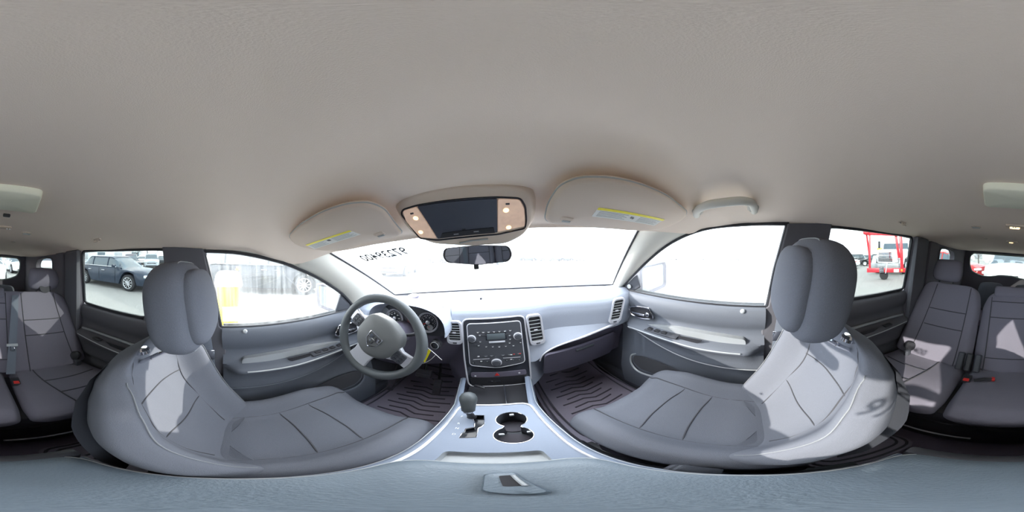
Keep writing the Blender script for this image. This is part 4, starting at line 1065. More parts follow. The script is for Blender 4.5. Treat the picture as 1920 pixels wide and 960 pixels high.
# ================================================================== CEILING FITTINGS
def on_head(px, py, off=0):
    d = ray(px, py); lo, hi = .05, 3.5; n = 400
    for i in range(n):
        t = lerp(lo, hi, i / n); p = CAM + d * t
        if abs(p.x) < .7 and -2.36 < p.y < .46 and p.z >= head_z(p.x, p.y) - off: 
            return p
    return CAM + d * .6
dp = Fr((-.03, .34, .088), (1, 0, 0), (0, -.150, .118))
oc = thing('overhead_console', 'pale overhead console with dark folding cover between two glowing warm map lamps', 'overhead console', dp.p(0, 0))
ho = roundpoly([dp.at(*p) for p in ((744, 392), (752, 374), (790, 358), (870, 346), (960, 348), (993, 358), (1000, 385), (997, 415), (982, 440), (950, 456), (880, 460), (812, 456), (782, 443), (762, 425))], .02)
def scl(o, k, cx=None, cy=None):
    cx = sum(p[0] for p in o) / len(o); cy = sum(p[1] for p in o) / len(o); return [(cx + (u - cx) * k, cy + (v - cy) * k) for u, v in o]
b = MB(); b.loft([[dp.p(u, v, n) for u, v in scl(ho, k)] for k, n in ((1.12, -.05), (1.06, -.012), (1.0, .0), (.97, .004), (.90, .005), (.3, .005))]); b.build('housing', m_visor, oc, ang=50)
pn = [dp.at(*p) for p in ((784, 383), (931, 368.5), (932, 431), (822, 443))]
b = MB(); b.frplate(dp, roundpoly(pn, .003), .004, .009); b.build('folding_cover', m_screen, oc, bevel=.001)
bz = roundpoly([dp.at(*p) for p in ((753, 398), (757, 390), (783, 382), (931, 367), (975, 369), (984, 384), (986, 410), (984, 425), (934, 436), (822, 447), (788, 444))], .008)
b = MB(); b.tube([dp.p(u, v, .006) for u, v in bz], .0022, 6, closed=True); b.build('chrome_rim', m_gloss, oc)
for poly, sp in (((( 757, 392), (782, 384), (820, 443), (789, 441), (763, 412)), ((781, 405), (790, 431))), (((933, 369), (973, 371), (982, 388), (983, 420), (933, 431)), ((948, 390), (953, 422)))):
    b = MB(); b.frplate(dp, roundpoly([dp.at(*p) for p in poly], .005), .004, .008); ln = b.build('map_lamp', m_lens, oc, bevel=.001)
    for q in sp:
        u, v = dp.at(*q); b = MB(); b.lathe(dp.p(u, v, .007), dp.n, [(.006, 0), (.006, .0015), (.004, .003), (.0001, .0035)], 16); b.build('bulb', m_bulb, ln)
for q in ((774, 396), (951, 378)):
    u, v = dp.at(*q); b = MB(); b.frbox(dp, u - .004, v - .002, u + .004, v + .002, .007, .0095, .0005, 1); b.build('lamp_button', m_doord, oc)
u, v = dp.at(870, 425); b = MB(); b.frbox(dp, u - .004, v - .002, u + .004, v + .002, .009, .0105, .0005, 1); b.build('cover_button', m_black, oc)
a_, c_ = dp.at(845, 438), dp.at(925, 425)
b = MB(); b.frplate(dp, roundpoly([dp.at(*p) for p in ((826, 441), (830, 432), (925, 421), (928, 431))], .002), .009, .0105); bar = b.build('switch_bar', m_black, oc)
for q in ((856, 433), (893, 428)):
    u, v = dp.at(*q); b = MB(); b.frbox(dp, u - .006, v - .0015, u + .006, v + .0015, .0105, .0115, .0004, 1); b.build('switch_mark', m_silverd, bar)
b = MB(); b.tube([dp.p(*dp.at(*q), .007) for q in ((862, 452), (885, 447), (915, 444))], .0022, 6); b.build('lip_highlight', m_silverd, oc)
# visors
def visor(s, outl_px, lab, quad, clip, label_px):
    vf = Fr((s * .30, .29, .078), (1, 0, -s * .10), (0, -.22, .080))
    t = thing('sun_visor', lab, 'sun visor', vf.p(0, 0), group='two folded sun visors')
    o = roundpoly([vf.at(*p) for p in outl_px], .03, 5)
    b = MB(); b.loft([[vf.p(u, v, n) for u, v in scl(o, k)] for k, n in ((.96, -.016), (1.0, -.012), (1.005, -.006), (.985, .0), (.94, .003), (.3, .004))]); b.build('visor_panel', m_visor, t, ang=60)
    b = MB(); b.tube([vf.p(u, v, -.006) for u, v in scl(o, 1.006)], .0018, 6, closed=True); b.build('edge_welt', m_seaml, t)
    q = [vf.at(*p) for p in quad]
    b = MB(); b.frplate(vf, q, .0035, .0045); lb = b.build('warning_label', m_paper, t)
    y = [q[0], q[1], (lerp(q[1][0], q[2][0], .22), lerp(q[1][1], q[2][1], .22)), (lerp(q[0][0], q[3][0], .22), lerp(q[0][1], q[3][1], .22))]
    b = MB(); b.frplate(vf, y, .0045, .0050); b.build('yellow_stripe', m_yellow, lb)
    b = MB()
    for r_ in range(5):
        for side, (s0, s1) in enumerate(((.04, .42), (.60, .96))):
            k = .34 + r_ * .13
            A_ = (lerp(q[0][0], q[3][0], k), lerp(q[0][1], q[3][1], k)); B_ = (lerp(q[1][0], q[2][0], k), lerp(q[1][1], q[2][1], k))
            b.tube([vf.p(lerp(A_[0], B_[0], s0), lerp(A_[1], B_[1], s0), .0047), vf.p(lerp(A_[0], B_[0], s1 - .05 * (r_ % 2)), lerp(A_[1], B_[1], s1 - .05 * (r_ % 2)), .0047)], .0006, 4)
    b.build('printed_lines', m_seaml, lb)
    m0, m1 = ((q[0][0] + q[2][0]) / 2, (q[0][1] + q[2][1]) / 2), .006
    b = MB(); b.tube([vf.p(m0[0] + .006 * math.cos(k * PI / 5), m0[1] + .004 * math.sin(k * PI / 5), .0048) for k in range(10)], .0008, 4, closed=True); b.tube([vf.p(m0[0] - .007, m0[1] + .004, .0048), vf.p(m0[0] + .007, m0[1] - .004, .0048)], .0008, 4)
    b.build('pictogram', m_black, lb)
    u, v = vf.at(*clip)
    b = MB(); b.frbox(vf, u - .016, v - .008, u + .016, v + .010, -.002, .006, .004); cl_ = b.build('visor_clip', m_visor, t)
    b = MB(); b.frbox(vf, u - .010, v - .009, u + .012, v - .001, .004, .008, .002); b.build('clip_hook', m_seaml, cl_)
visor(-1, [(540, 446), (560, 425), (605, 400), (650, 386), (690, 383), (720, 395), (742, 425), (757, 441), (725, 446), (690, 453), (640, 470), (600, 470), (558, 462)], 'beige sun visor above the steering wheel with white warning label', ((573, 457), (655, 429), (677, 437), (590, 465)), (712, 437), None)
visor(1, [(1021, 420), (1028, 385), (1050, 352), (1085, 337), (1150, 337), (1205, 350), (1252, 370), (1290, 400), (1282, 412), (1250, 427), (1205, 433), (1120, 428)], 'beige sun visor above the glove box with white warning label', ((1122, 386), (1246, 409), (1226, 421), (1109, 403)), (1062, 409), None)
# mirror
mf = Fr((-.022, .455, -.012), (1, .04, 0), (0, -.12, 1))
t = thing('rear_view_mirror', 'rounded rear-view mirror under the overhead console', 'mirror', mf.p(0, 0))
mo = roundpoly([mf.at(*p) for p in ((834, 466), (893, 460), (953, 461), (959, 478), (952, 490), (895, 496), (840, 492), (832, 482))], .016)
b = MB(); b.loft([[mf.p(u, v, n) for u, v in scl(mo, k)] for k, n in ((.6, -.022), (.92, -.016), (1.03, -.006), (1.03, .002), (.97, .003))]); b.build('mirror_housing', m_black, t, ang=50)
b = MB(); b.loft([[mf.p(u, v, n) for u, v in scl(mo, k)] for k, n in ((.965, .0025), (.965, .0034), (.3, .0034))]); b.build('mirror_glass', m_mirror, t)
b = MB(); b.tube([mf.p(0, .01, -.01), mf.p(.0, .05, -.02), mf.p(.0, .075, -.03)], .007, 8); b.build('mirror_stem', m_black, t)
u, v = mf.at(893, 497); b = MB(); b.frbox(mf, u - .007, v - .012, u + .007, v + .004, -.006, .004, .002); b.build('dimming_tab', m_black, t)
# grab handle
gp = [on_head(px, py, .004) for px, py in ((1303, 404), (1307, 392))]
pts = [on_head(px, py, o) for px, py, o in ((1306, 403, .0), (1308, 394, .022), (1325, 385, .034), (1360, 379, .038), (1395, 377, .034), (1411, 383, .022), (1414, 396, .0))]
t = thing('grab_handle', 'pale folding grab handle above the front passenger window', 'handle', pts[3])
b = MB(); b.tube(spl(pts, 6), .0125, 12); b.build('grip', m_beige, t, ang=80)
for px, py in ((1308, 396), (1412, 390)):
    p = on_head(px, py, .006); b = MB(); b.lathe(p, (-.4, 0, -1), [(.020, -.008), (.018, .004), (.012, .010)], 16); b.build('mount', m_beige, t)
# coat hooks
for px, py, who in ((1692, 416, 'passenger'), (183, 448, 'driver')):
    p = on_head(px, py, 0)
    t = thing('coat_hook', 'small pale coat hook on the headliner above the %s-side rear window' % who, 'hook', p)
    s = 1 if who == 'passenger' else -1
    b = MB(); b.box(p, (.02, .05, .012), .004, Matrix.Rotation(rd(s * 25), 3, 'Y')); b.build('plate', m_visor, t)
    b = MB(); b.tube([p + Vector((-s * .004, .012, -.006)), p + Vector((-s * .012, .012, -.018)), p + Vector((-s * .014, -.012, -.018)), p + Vector((-s * .004, -.012, -.006))], .003, 6); b.build('hook', m_visor, t)
    b = MB(); b.lathe(p + Vector((-s * .004, .018, -.008)), (0, 0, -1), [(.004, 0), (.003, .002)], 8); b.build('screw', m_black, t)
# big pale housing at the rear of the roof
c0, c1_ = on_head(1842, 360), on_head(78, 372)
zc = head_z(0, -.42) - .004
p = Vector((0, -.44, zc))
t = thing('ceiling_screen_housing', 'pale rectangular folded screen housing on the roof behind the front seats', 'ceiling housing', p)
bx = [at(px, py, 'z', zc - .02) for px, py in ((1842, 358), (80, 371), (67, 404), (1846, 391), )]
ol = roundpoly([(q.x, q.y) for q in bx], .02)
b = MB(); b.loft([[Vector((x, y, z)) for x, y in scl(ol, k)] for k, z in ((1.02, zc + .012), (1.0, zc - .012), (.95, zc - .016), (.2, zc - .0165))]); b.build('housing', m_lampw, t, ang=50)
q = at(13, 403, 'z', zc - .014); b = MB(); b.box(q + Vector((0, -.006, .0)), (.026, .012, .012), .003); b.build('release_latch', m_black, t)
# roof lamps, vents and sensors at the rear
def ceil_frame(px, py):
    p = on_head(px, py); return p
for pxc, pyc, w_, lab, bp_ in ((1906, 423, .075, 'long ceiling lamp with white buttons and glowing amber bulb behind the screen housing', (1903, 424)), (1898, 453, .05, 'small glowing amber ceiling lamp near the tailgate', (1896, 453))):
    p = on_head(pxc, pyc); q = on_head(*bp_)
    t = thing('ceiling_lamp', lab, 'lamp', p)
    b = MB(); b.box(p + Vector((-.02 if w_ > .06 else 0, 0, -.002)), (w_ * 2, .045, .014), .006); b.build('lamp_base', m_visor, t)
    b = MB(); b.box(q + Vector((0, 0, -.008)), (w_ * .7, .036, .010), .004); b.build('lamp_lens', m_bulb, t)
    if w_ > .06:
        for k in (-.085, -.068, .045, .03): 
            b = MB(); b.box(p + Vector((-.02 + (k * .8), 0, -.010)), (.008, .010, .006), .002); b.build('lamp_button', m_white, t)
for px, py, lab, cat_, w_ in ((1830, 425, 'flush oval air vent on the rear headliner, passenger side', 'air vent', .03), (50, 437, 'flush oval air vent on the rear headliner, driver side', 'air vent', .03), (1848, 447, 'small round sensor on the headliner near the tailgate, passenger side', 'sensor', .018), (25, 453, 'small round sensor on the headliner near the tailgate, driver side', 'sensor', .018)):
    p = on_head(px, py)
    t = thing('ceiling_vent' if w_ > .02 else 'ceiling_sensor', lab, cat_, p)
    b = MB(); b.lathe(p + Vector((0, 0, .006)), (0, 0, -1), [(w_, 0), (w_, .008), (w_ * .8, .011), (w_ * .5, .009)], 20); b.build('ring', m_visor, t)
    b = MB(); b.lathe(p + Vector((0, 0, -.001)), (0, 0, -1), [(w_ * .45, 0), (w_ * .4, .004)], 14); b.build('core', m_seam if w_ > .02 else m_beige, t)
    if w_ > .02:
        for k in (-1, 0, 1):
            b = MB(); b.box(p + Vector((0, k * w_ * .45, -.006)), (w_ * 1.5, .003, .004), .001); b.build('slat', m_seaml, t)
# door mirrors outside
for s, quad, body, lab in ((-1, ((604, 540), (637, 541), (636, 577), (603, 571)), (657, 560), 'driver door mirror outside the streaky front window'), (1, ((1201, 503), (1240, 501), (1241, 533), (1203, 545)), (1182, 525), 'passenger door mirror outside the bleached front window')):
    f = Fr((s * .93, .60, -.22), (1, s * .0, 0), (0, 0, 1))
    q = [f.at(*p) for p in quad]
    u0, u1 = min(p[0] for p in q), max(p[0] for p in q); v0, v1 = min(p[1] for p in q), max(p[1] for p in q)
    t = thing('door_mirror', lab, 'mirror', f.p((u0 + u1) / 2, (v0 + v1) / 2))
    o = rrect(u0, v0, u1, v1, .025)
    b = MB(); b.loft([[f.p(u, v, n) for u, v in scl(o, k)] for k, n in ((.45, -.17), (.85, -.15), (1.12, -.08), (1.26, .0), (1.26, .020), (1.16, .026), (.98, .012))]); b.build('mirror_housing', m_rub, t, ang=50)
    b = MB(); b.loft([[f.p(u, v, n) for u, v in scl(o, k)] for k, n in ((1.0, .008), (1.0, .013), (.3, .013))]); b.build('mirror_glass', mat('door_mirror_glass', (150, 158, 162), .03, metal=1), t)
    b = MB(); uu = u1 if s < 0 else u0
    b.loft([[Vector((s * .70, .58, -.30)), Vector((s * .70, .66, -.30)), Vector((s * .70, .66, -.22)), Vector((s * .70, .58, -.22))], [f.p(uu - s * -.0, v0 + .02, -.01), f.p(uu, v0 + .02, -.06), f.p(uu, v1 - .03, -.06), f.p(uu, v1 - .03, -.01)]]); b.build('mirror_arm', m_doord, t, bevel=.006)
# writing on the windshield, laid on the glass, legible from outside
def ws_uv(px, py):
    d = ray(px, py); best = None
    for i in range(97):
        for j in range(61):
            e = ((ws_f(i / 96, j / 60) - CAM).normalized() - d).length
            if best is None or e < best[0]: best = (e, i / 96, j / 60)
    return best[1:]
(ua, va), (ub, vb_) = ws_uv(761, 469), ws_uv(680, 486)
o = text('windshield_number', '97239400', Fr((0, 0, 0), (1, 0, 0), (0, 1, 0)), 0, 0, 1.0, mat('black_marker', (30, 34, 34), .6), n=0, ext=0, bold=.022)
xs_ = [v.co.x for v in o.data.vertices]; x0_, x1_ = min(xs_), max(xs_)
ya_ = max(v.co.y for v in o.data.vertices)
for v in o.data.vertices:
    k = (v.co.x - x0_) / (x1_ - x0_); h = v.co.y / ya_
    uu, vv = lerp(ua, ub, k), lerp(va, vb_, k) + h * .058
    P_ = ws_f(uu, vv); n_ = (ws_f(uu + .01, vv) - P_).cross(ws_f(uu, vv + .01) - P_).normalized()
    if n_.z > 0: n_ = -n_
    v.co = P_ + n_ * .003
setp(o, 'dark lot number 97239400 written on the windshield, reversed from inside', 'lettering')
# paper on the driver window, outside
q = [side_at(px, py, -1, -.012) for px, py in ((417, 576), (450, 575), (450, 602), (418, 603))]
b = MB(); b.plate([(p_.y, p_.z) for p_ in q], sidef(-1, -.012), .001)
b.build('paper_sticker', G_stick, label='blank white square sticker on the lower rear corner of the driver window', cat='sticker')
# ================================================================== OUTSIDE (its own level frame: the vehicle stands tilted on the lot)
EXT = Matrix.Translation(CAM) @ MT.to_4x4()
GZ = -1.42
def gp_(px, d): a = (px - 960) / 960 * PI; return Vector((d * math.sin(a), d * math.cos(a), GZ))
def ext(name, label, cat, loc, head=0, group=None, kind=None):
    o = bpy.data.objects.new(name, None); COL.objects.link(o); o.empty_display_size = .3
    o.matrix_world = EXT @ Matrix.Translation(loc) @ Matrix.Rotation(head, 4, 'Z')
    return setp(o, label, cat, group, kind)
def adopt(b, name, m, parent, **kw):
    o = b.build(name, m, None, **kw); o.parent = parent; return o
m_asph = mat('sun_bleached_asphalt', (146, 144, 140), .9, bump=.5, scale=30, var=.22, vscale=.35)
b = MB(); b.grid(lambda u, v: Vector((lerp(-90, 90, u), lerp(-90, 90, v), GZ)), 4, 4)
g_ = b.build('ground', m_asph, label='pale dusty asphalt of the car lot', cat='ground', kind='structure'); g_.matrix_world = EXT
m_cg = mat('car_glass', (70, 84, 92), .08, spec=.8)
m_tyre = mat('car_tyre', (42, 42, 44), .8)
m_rim = mat('alloy_rim', (200, 202, 205), .3, metal=.7)
m_hl = mat('headlamp_glass', (225, 232, 238), .1)
def paint(n, c): return mat(n, c, .25, spec=.4)
PB, PD, PW, PS, PBl = paint('dark_navy_paint', (44, 54, 68)), paint('black_car_paint', (46, 50, 54)), paint('white_car_paint', (236, 238, 238)), paint('silver_car_paint', (172, 178, 182)), paint('teal_car_paint', (120, 150, 154))
PR = paint('red_car_paint', (190, 48, 48))
def car(label, loc, head, pm, kind='sedan', detail=True, group=None, L=4.85, W=1.84):
    """length axis is local y, nose at +y"""
    t = ext('parked_car', label, 'car', loc, head, group)
    H = 1.46 if kind == 'sedan' else 1.72; belt = .95 if kind == 'sedan' else 1.08; hood = .92 if kind == 'sedan' else 1.08
    wb = L * .29; wr_ = .34 if kind == 'sedan' else .37
    hl = L / 2
    # lower body: rings along the length
    tops = [(-hl, .78 if kind == 'sedan' else .95), (-hl + .10, belt + .0), (-hl + .5, belt + .06), (-hl * .2, belt + .02), (hl * .30, belt - .0), (hl * .42, hood - .0), (hl * .80, hood - .12), (hl - .12, hood - .24), (hl, .55)]
    wid = [(-hl, .78), (-hl + .15, .90), (-hl * .5, .98), (0, 1), (hl * .6, .98), (hl - .35, .90), (hl - .1, .78), (hl, .62)]
    bots = [(-hl, .42), (-hl + .2, .28), (-hl * .5, .24), (hl * .6, .24), (hl - .15, .24), (hl, .34)]
    rings = []
    for k in range(33):
        y = lerp(-hl, hl, k / 32); w_ = W / 2 * interp(wid, y); zt = interp(tops, y); zb = interp(bots, y)
        for wy in (-wb - .05, wb):       # lift the edge over the wheels
            dd = abs(y - wy)
            if dd < wr_ + .06: zb = max(zb, .36 + math.sqrt(max(0, (wr_ + .06) ** 2 - dd ** 2)))
        zb = min(zb, zt - .06)
        rings.append([Vector((x * w_, y, z)) for x, z in ((-.86, zb), (-.98, zb + .03), (-1, lerp(zb, zt, .45)), (-.97, lerp(zb, zt, .8)), (-.86, zt - .02), (-.5, zt + .015), (0, zt + .03), (.5, zt + .015), (.86, zt - .02), (.97, lerp(zb, zt, .8)), (1, lerp(zb, zt, .45)), (.98, zb + .03), (.86, zb), (0, zb))])
    b = MB(); b.loft(rings); adopt(b, 'body', pm, t, ang=40)
    # underbody
    b = MB(); b.box((0, 0, .36), (W * .84, L * .9, .3), .05); adopt(b, 'underbody', m_tyre, t)
    # glass house
    if kind == 'sedan': G0 = [(-hl + .55, 0), (-hl + 1.25, 1), (-.05, 1.0), (.35, .97), (hl * .42 + .12, 0)]
    else: G0 = [(-hl + .12, 0), (-hl + .42, .97), (-.1, 1.0), (.35, .97), (hl * .42 + .05, 0)]
    gr = []
    for k in range(25):
        y = lerp(G0[0][0], G0[-1][0], k / 24); h_ = interp(G0, y) * (H - belt - .03); base = interp(tops, y) - .02
        gr.append([Vector((x * W / 2, y, z)) for x, z in ((-.86, base), (-.80, base + h_ * .5), (-.70, base + h_ * .93), (-.4, base + h_), (.4, base + h_), (.70, base + h_ * .93), (.80, base + h_ * .5), (.86, base))])
    b = MB(); b.loft(gr); adopt(b, 'cabin_glass', m_cg, t, ang=40)
    rr = []
    for k in range(13):
        y = lerp(G0[1][0] - .15, G0[3][0] + .1, k / 12); h_ = interp(G0, y) * (H - belt - .03); base = interp(tops, y) - .02
        rr.append([Vector((x * W / 2, y, z)) for x, z in ((-.735, base + h_ * .86), (-.70, base + h_ * .96), (-.4, base + h_ + .02), (.4, base + h_ + .02), (.70, base + h_ * .96), (.735, base + h_ * .86), (.4, base + h_ * .9), (-.4, base + h_ * .9))])
    b = MB(); b.loft(rr); adopt(b, 'roof', pm, t, ang=40)
    for s in (-1, 1):
        for y in (-hl * .36, .15, hl * .36) if kind == 'sedan' else (-hl * .62, -hl * .22, .15, hl * .36):
            h_ = interp(G0, y) * (H - belt - .03); base = interp(tops, y) - .02
            b = MB(); b.tube([Vector((s * W / 2 * .87, y + (.12 if y > .3 else 0), base)), Vector((s * W / 2 * .81, y, base + h_ * .5)), Vector((s * W / 2 * .71, y - (.05 if y > .3 else 0), base + h_ * .93))], .028, 6); adopt(b, 'pillar', pm, t)
    for s in (-1, 1):
        for wy in (-wb - .05, wb):
            b = MB(); c = Vector((s * (W / 2 - .12), wy, wr_)); b.lathe(c, (s, 0, 0), [(wr_ * .66, -.10), (wr_ * .97, -.09), (wr_, -.05), (wr_, .07), (wr_ * .96, .10), (wr_ * .70, .105), (wr_ * .66, .09), (wr_ * .6, .02), (.0001, .02)], 28); wh = adopt(b, 'wheel', m_tyre, t)
            if detail:
                b = MB(); b.lathe(c, (s, 0, 0), [(wr_ * .66, .095), (wr_ * .70, .108), (wr_ * .64, .108), (wr_ * .60, .09)], 28, cap=False)
                for k in range(10):
                    a = k * 2 * PI / 10; b.tube([c + Vector((s * .10, .03 * math.cos(a), .03 * math.sin(a))), c + Vector((s * .10, wr_ * .66 * math.cos(a + .12), wr_ * .66 * math.sin(a + .12)))], [.022, .014], 5)
                b.lathe(c, (s, 0, 0), [(.05, .09), (.045, .115), (.0001, .118)], 12)
            else:
                b = MB(); b.lathe(c, (s, 0, 0), [(wr_ * .66, .05), (wr_ * .64, .108), (wr_ * .4, .09), (.0001, .10)], 20)
            o = adopt(b, 'rim', m_rim, wh)
        # lamps, mirrors, door handles
        b = MB(); b.box((s * W * .355, hl - .17, hood - .30), (.36, .20, .11), .03, Matrix.Rotation(rd(-s * 22), 3, 'Z')); adopt(b, 'headlamp', m_hl, t)
        b = MB(); b.box((s * W * .37, -hl + .10, belt - .16), (.34, .16, .13), .03, Matrix.Rotation(rd(s * 15), 3, 'Z')); adopt(b, 'tail_lamp', PR, t)
        if detail:
            b = MB(); b.box((s * (W / 2 + .06), hl * .30, belt + .07), (.18, .12, .11), .03); adopt(b, 'side_mirror', pm, t)
            for y in (.0, -hl * .40):
                b = MB(); b.tube([(s * (W / 2 - .005), y - .10, belt - .15), (s * (W / 2 + .02), y, belt - .15), (s * (W / 2 - .005), y + .10, belt - .15)], .012, 6); adopt(b, 'door_handle', m_chrome, t)
            for y in (hl * .30, -.12 * hl, -.48 * hl):
                b = MB(); b.tube([(s * (W / 2 * .985), y, .34), (s * (W / 2 * 1.002), y, .58), (s * (W / 2 * .96), y - .02, belt - .04)], .006, 4); adopt(b, 'door_gap', m_black, t)
            b = MB(); b.tube([(s * W / 2 * .90, -hl + .6, belt + .05), (s * W / 2 * .90, -.1, belt + .03), (s * W / 2 * .90, hl * .40, belt - .0)], .012, 6); adopt(b, 'window_line', m_chrome, t)
    b = MB(); b.box((0, hl - .07, .60), (W * .50, .12, .16), .03); adopt(b, 'grille', m_black, t)
    b = MB(); b.box((0, hl - .04, .36), (W * .66, .12, .10), .03); adopt(b, 'lower_intake', m_black, t)
    return t
def heading(dx, dy): return math.atan2(-dx, dy)
# dark sedan on the left rear: wheels meet the ground at the photographed places
f_, r_ = gp_(240, 6.55), gp_(163, 8.45)
dirn = (f_ - r_).normalized(); nrm = Vector((-dirn.y, dirn.x, 0)); 
ctr = (f_ + r_) / 2 + nrm * .8
car('dark navy sedan parked outside the rear driver-side window, spoked alloy wheels', ctr + Vector((0, 0, 0)), heading(dirn.x, dirn.y), PB, 'sedan', L=4.75)
f_, r_ = gp_(579, 5.9), gp_(418, 6.3)
dirn = (f_ - r_).normalized(); nrm = Vector((-dirn.y, dirn.x, 0))
car('black wagon parked broadside outside the streaky driver window', (f_ + r_) / 2 + nrm * .8, heading(dirn.x, dirn.y), PD, 'suv', L=4.9)
# pale cars beyond the windshield
car('pale teal car seen through the windshield below the written number', gp_(737, 11.5) + Vector((-.5, 1.5, 0)), heading(.35, -1), PW, 'suv', detail=False)
car('grey car behind the rear-view mirror through the windshield', gp_(915, 26), heading(1, -.2), PBl, 'suv', detail=False)
for i, (px, d, kd, pm, lab) in enumerate(((820, 34, 'sedan', PS, 'small silver sedan far ahead, left of the mirror'), (990, 44, 'suv', PD, 'small dark car far ahead, first right of the mirror'), (1025, 45, 'suv', PBl, 'small teal car far ahead, second right of the mirror'), (1060, 44, 'sedan', PD, 'small dark sedan far ahead, third right of the mirror'), (1092, 46, 'suv', PS, 'small silver car far ahead, near the far windshield pillar'))):
    car(lab, gp_(px, d), heading(1, .1 * i), pm, kd, detail=False, group='distant cars through the windshield')
for px, d, kd, pm, lab in ((1260, 60, 'suv', PS, 'distant silver car above the passenger mirror'), (1310, 58, 'sedan', PW, 'distant white sedan in the passenger window'), (1375, 55, 'suv', PS, 'distant silver wagon in the passenger window near the headrest'), (1418, 56, 'sedan', PW, 'distant white sedan just before the passenger headrest')):
    car(lab, gp_(px, d), heading(.3, 1), pm, kd, detail=False, group='distant cars in the passenger window')
# right rear
car('white sedan parked left of the red carrier in the rear passenger-side window', gp_(1573, 19.5) , heading(1, .8), PW, 'sedan')
for px, d, pm, kd, lab in ((1596, 27, PD, 'suv', 'dark car directly right of the white sedan'), (1609, 36, PBl, 'sedan', 'teal sedan in the row left of the red carrier'), (1622, 46, PD, 'suv', 'dark car just left of the red carrier post'), (1640, 24, PD, 'suv', 'dark car seen between the red carrier posts')):
    car(lab, gp_(px, d), heading(.6, .8), pm, kd, detail=False, group='row of cars beside the carrier')
# car behind, through the rear window
c = gp_(1885, 6.2)
car('white car parked close behind the tailgate window', c + Vector((0, -2.2, 0)), 0, PW, 'suv', W=2.0)
car('white car parked behind, beside the rear window on the driver side', gp_(22, 13) + Vector((-.6, -2, 0)), rd(10), PW, 'sedan')
car('red car glimpsed through the passenger-side quarter window', gp_(1771, 8.5) + Vector((.3, -1.0, 0)), rd(80), PR, 'suv')
car('white car glimpsed through the driver-side quarter window', gp_(98, 17), rd(60), PW, 'sedan', detail=False)
for px, d, pm, kd, lab in ((246, 20, PD, 'suv', 'dark wagon behind the hood of the navy sedan'), (266, 29, PW, 'sedan', 'white sedan behind the hood of the navy sedan'), (284, 20, PS, 'suv', 'silver wagon right of the white sedan behind the navy sedan'), (304, 30, PD, 'sedan', 'black sedan next to the driver headrest in the far row'), (205, 30, PS, 'suv', 'silver car far behind the navy sedan roof')):
    car(lab, gp_(px, d), heading(-gp_(px, d).x, -gp_(px, d).y), pm, kd, detail=False, group='far row behind the navy sedan')
for px, d, pm, kd, lab in ((395, 13, PBl, 'suv', 'teal car beyond the rear of the black wagon'), (470, 24, PS, 'suv', 'silver wagon far beyond the black wagon'), (540, 26, PBl, 'sedan', 'teal sedan far beyond the nose of the black wagon'), (640, 20, PW, 'sedan', 'white sedan beyond the driver door mirror')):
    car(lab, gp_(px, d), rd(-80), pm, kd, detail=False, group='cars beyond the black wagon')
# truck with red carrier frame
tc_ = gp_(1671, 13.4)
view = Vector((-tc_.x, -tc_.y, 0)).normalized()
hd = heading(view.x, view.y) - rd(20)
T = ext('truck', 'white lorry with chrome grille standing behind the red carrier frame', 'truck', tc_, hd)
m_tw = PW
T.matrix_world = T.matrix_world @ Matrix.Scale(1.2, 4)
b = MB(); b.loft([[Vector((x, y, z)) for x, z in ((-w_, .75), (-w_, zt - .08), (-w_ + .10, zt), (w_ - .10, zt), (w_, zt - .08), (w_, .75))] for y, w_, zt in ((-1.0, 1.0, 1.70), (.3, .92, 1.62), (.95, .62, 1.52), (1.10, .55, 1.45))]); adopt(b, 'bonnet', m_tw, T, bevel=.03)
b = MB(); b.box((0, -1.9, 1.65), (2.25, 1.9, 1.9), .15); adopt(b, 'cab', m_tw, T)
b = MB(); b.loft([[Vector((-.98, -.94, 1.62)), Vector((.98, -.94, 1.62)), Vector((.90, -1.02, 2.42)), Vector((-.90, -1.02, 2.42))], [Vector((-.98, -.90, 1.62)), Vector((.98, -.90, 1.62)), Vector((.90, -.98, 2.42)), Vector((-.90, -.98, 2.42))]]); adopt(b, 'windshield', m_cg, T)
for s in (-1, 1):
    b = MB(); b.box((s * 1.13, -1.6, 2.0), (.03, .8, .6), .01); adopt(b, 'side_window', m_cg, T)
    b = MB(); b.box((s * 1.32, -.95, 2.05), (.16, .10, .55), .03); adopt(b, 'side_mirror', m_black, T)
    b = MB(); b.lathe((s * .95, .10, .50), (s, 0, 0), [(.3, -.12), (.50, -.10), (.52, 0), (.50, .14), (.32, .15), (.28, .08), (.0001, .08)], 24); wh = adopt(b, 'wheel', m_tyre, T)
    b = MB(); b.lathe((s * .95, .10, .50), (s, 0, 0), [(.30, .12), (.27, .155), (.12, .13), (.10, .2), (.0001, .2)], 20); adopt(b, 'rim', m_rim, wh)
    b = MB(); b.box((s * .80, .78, 1.10), (.30, .20, .22), .05); adopt(b, 'headlamp', m_hl, T)
    b = MB(); b.loft([[Vector((s * (.78 + dx), y, z)) for dx, y, z in ((0, yy, .70 + zz), (.34, yy, .70 + zz), (.34, yy, .82 + zz), (0, yy, .86 + zz))] for yy, zz in ((-.60, -.1), (-.35, .28), (.1, .42), (.55, .28), (.78, -.05))]); adopt(b, 'fender', m_tw, T, bevel=.02)
b = MB(); b.box((0, 1.09, 1.12), (.98, .05, .62), .02); gr_ = adopt(b, 'grille', m_chrome, T)
for k in range(6):
    b = MB(); b.box((0, 1.13, .88 + k * .095), (.88, .03, .045), .008); adopt(b, 'grille_bar', m_black, gr_)
b = MB(); b.box((0, 1.12, .58), (2.2, .22, .30), .04); adopt(b, 'bumper', m_silverd, T)
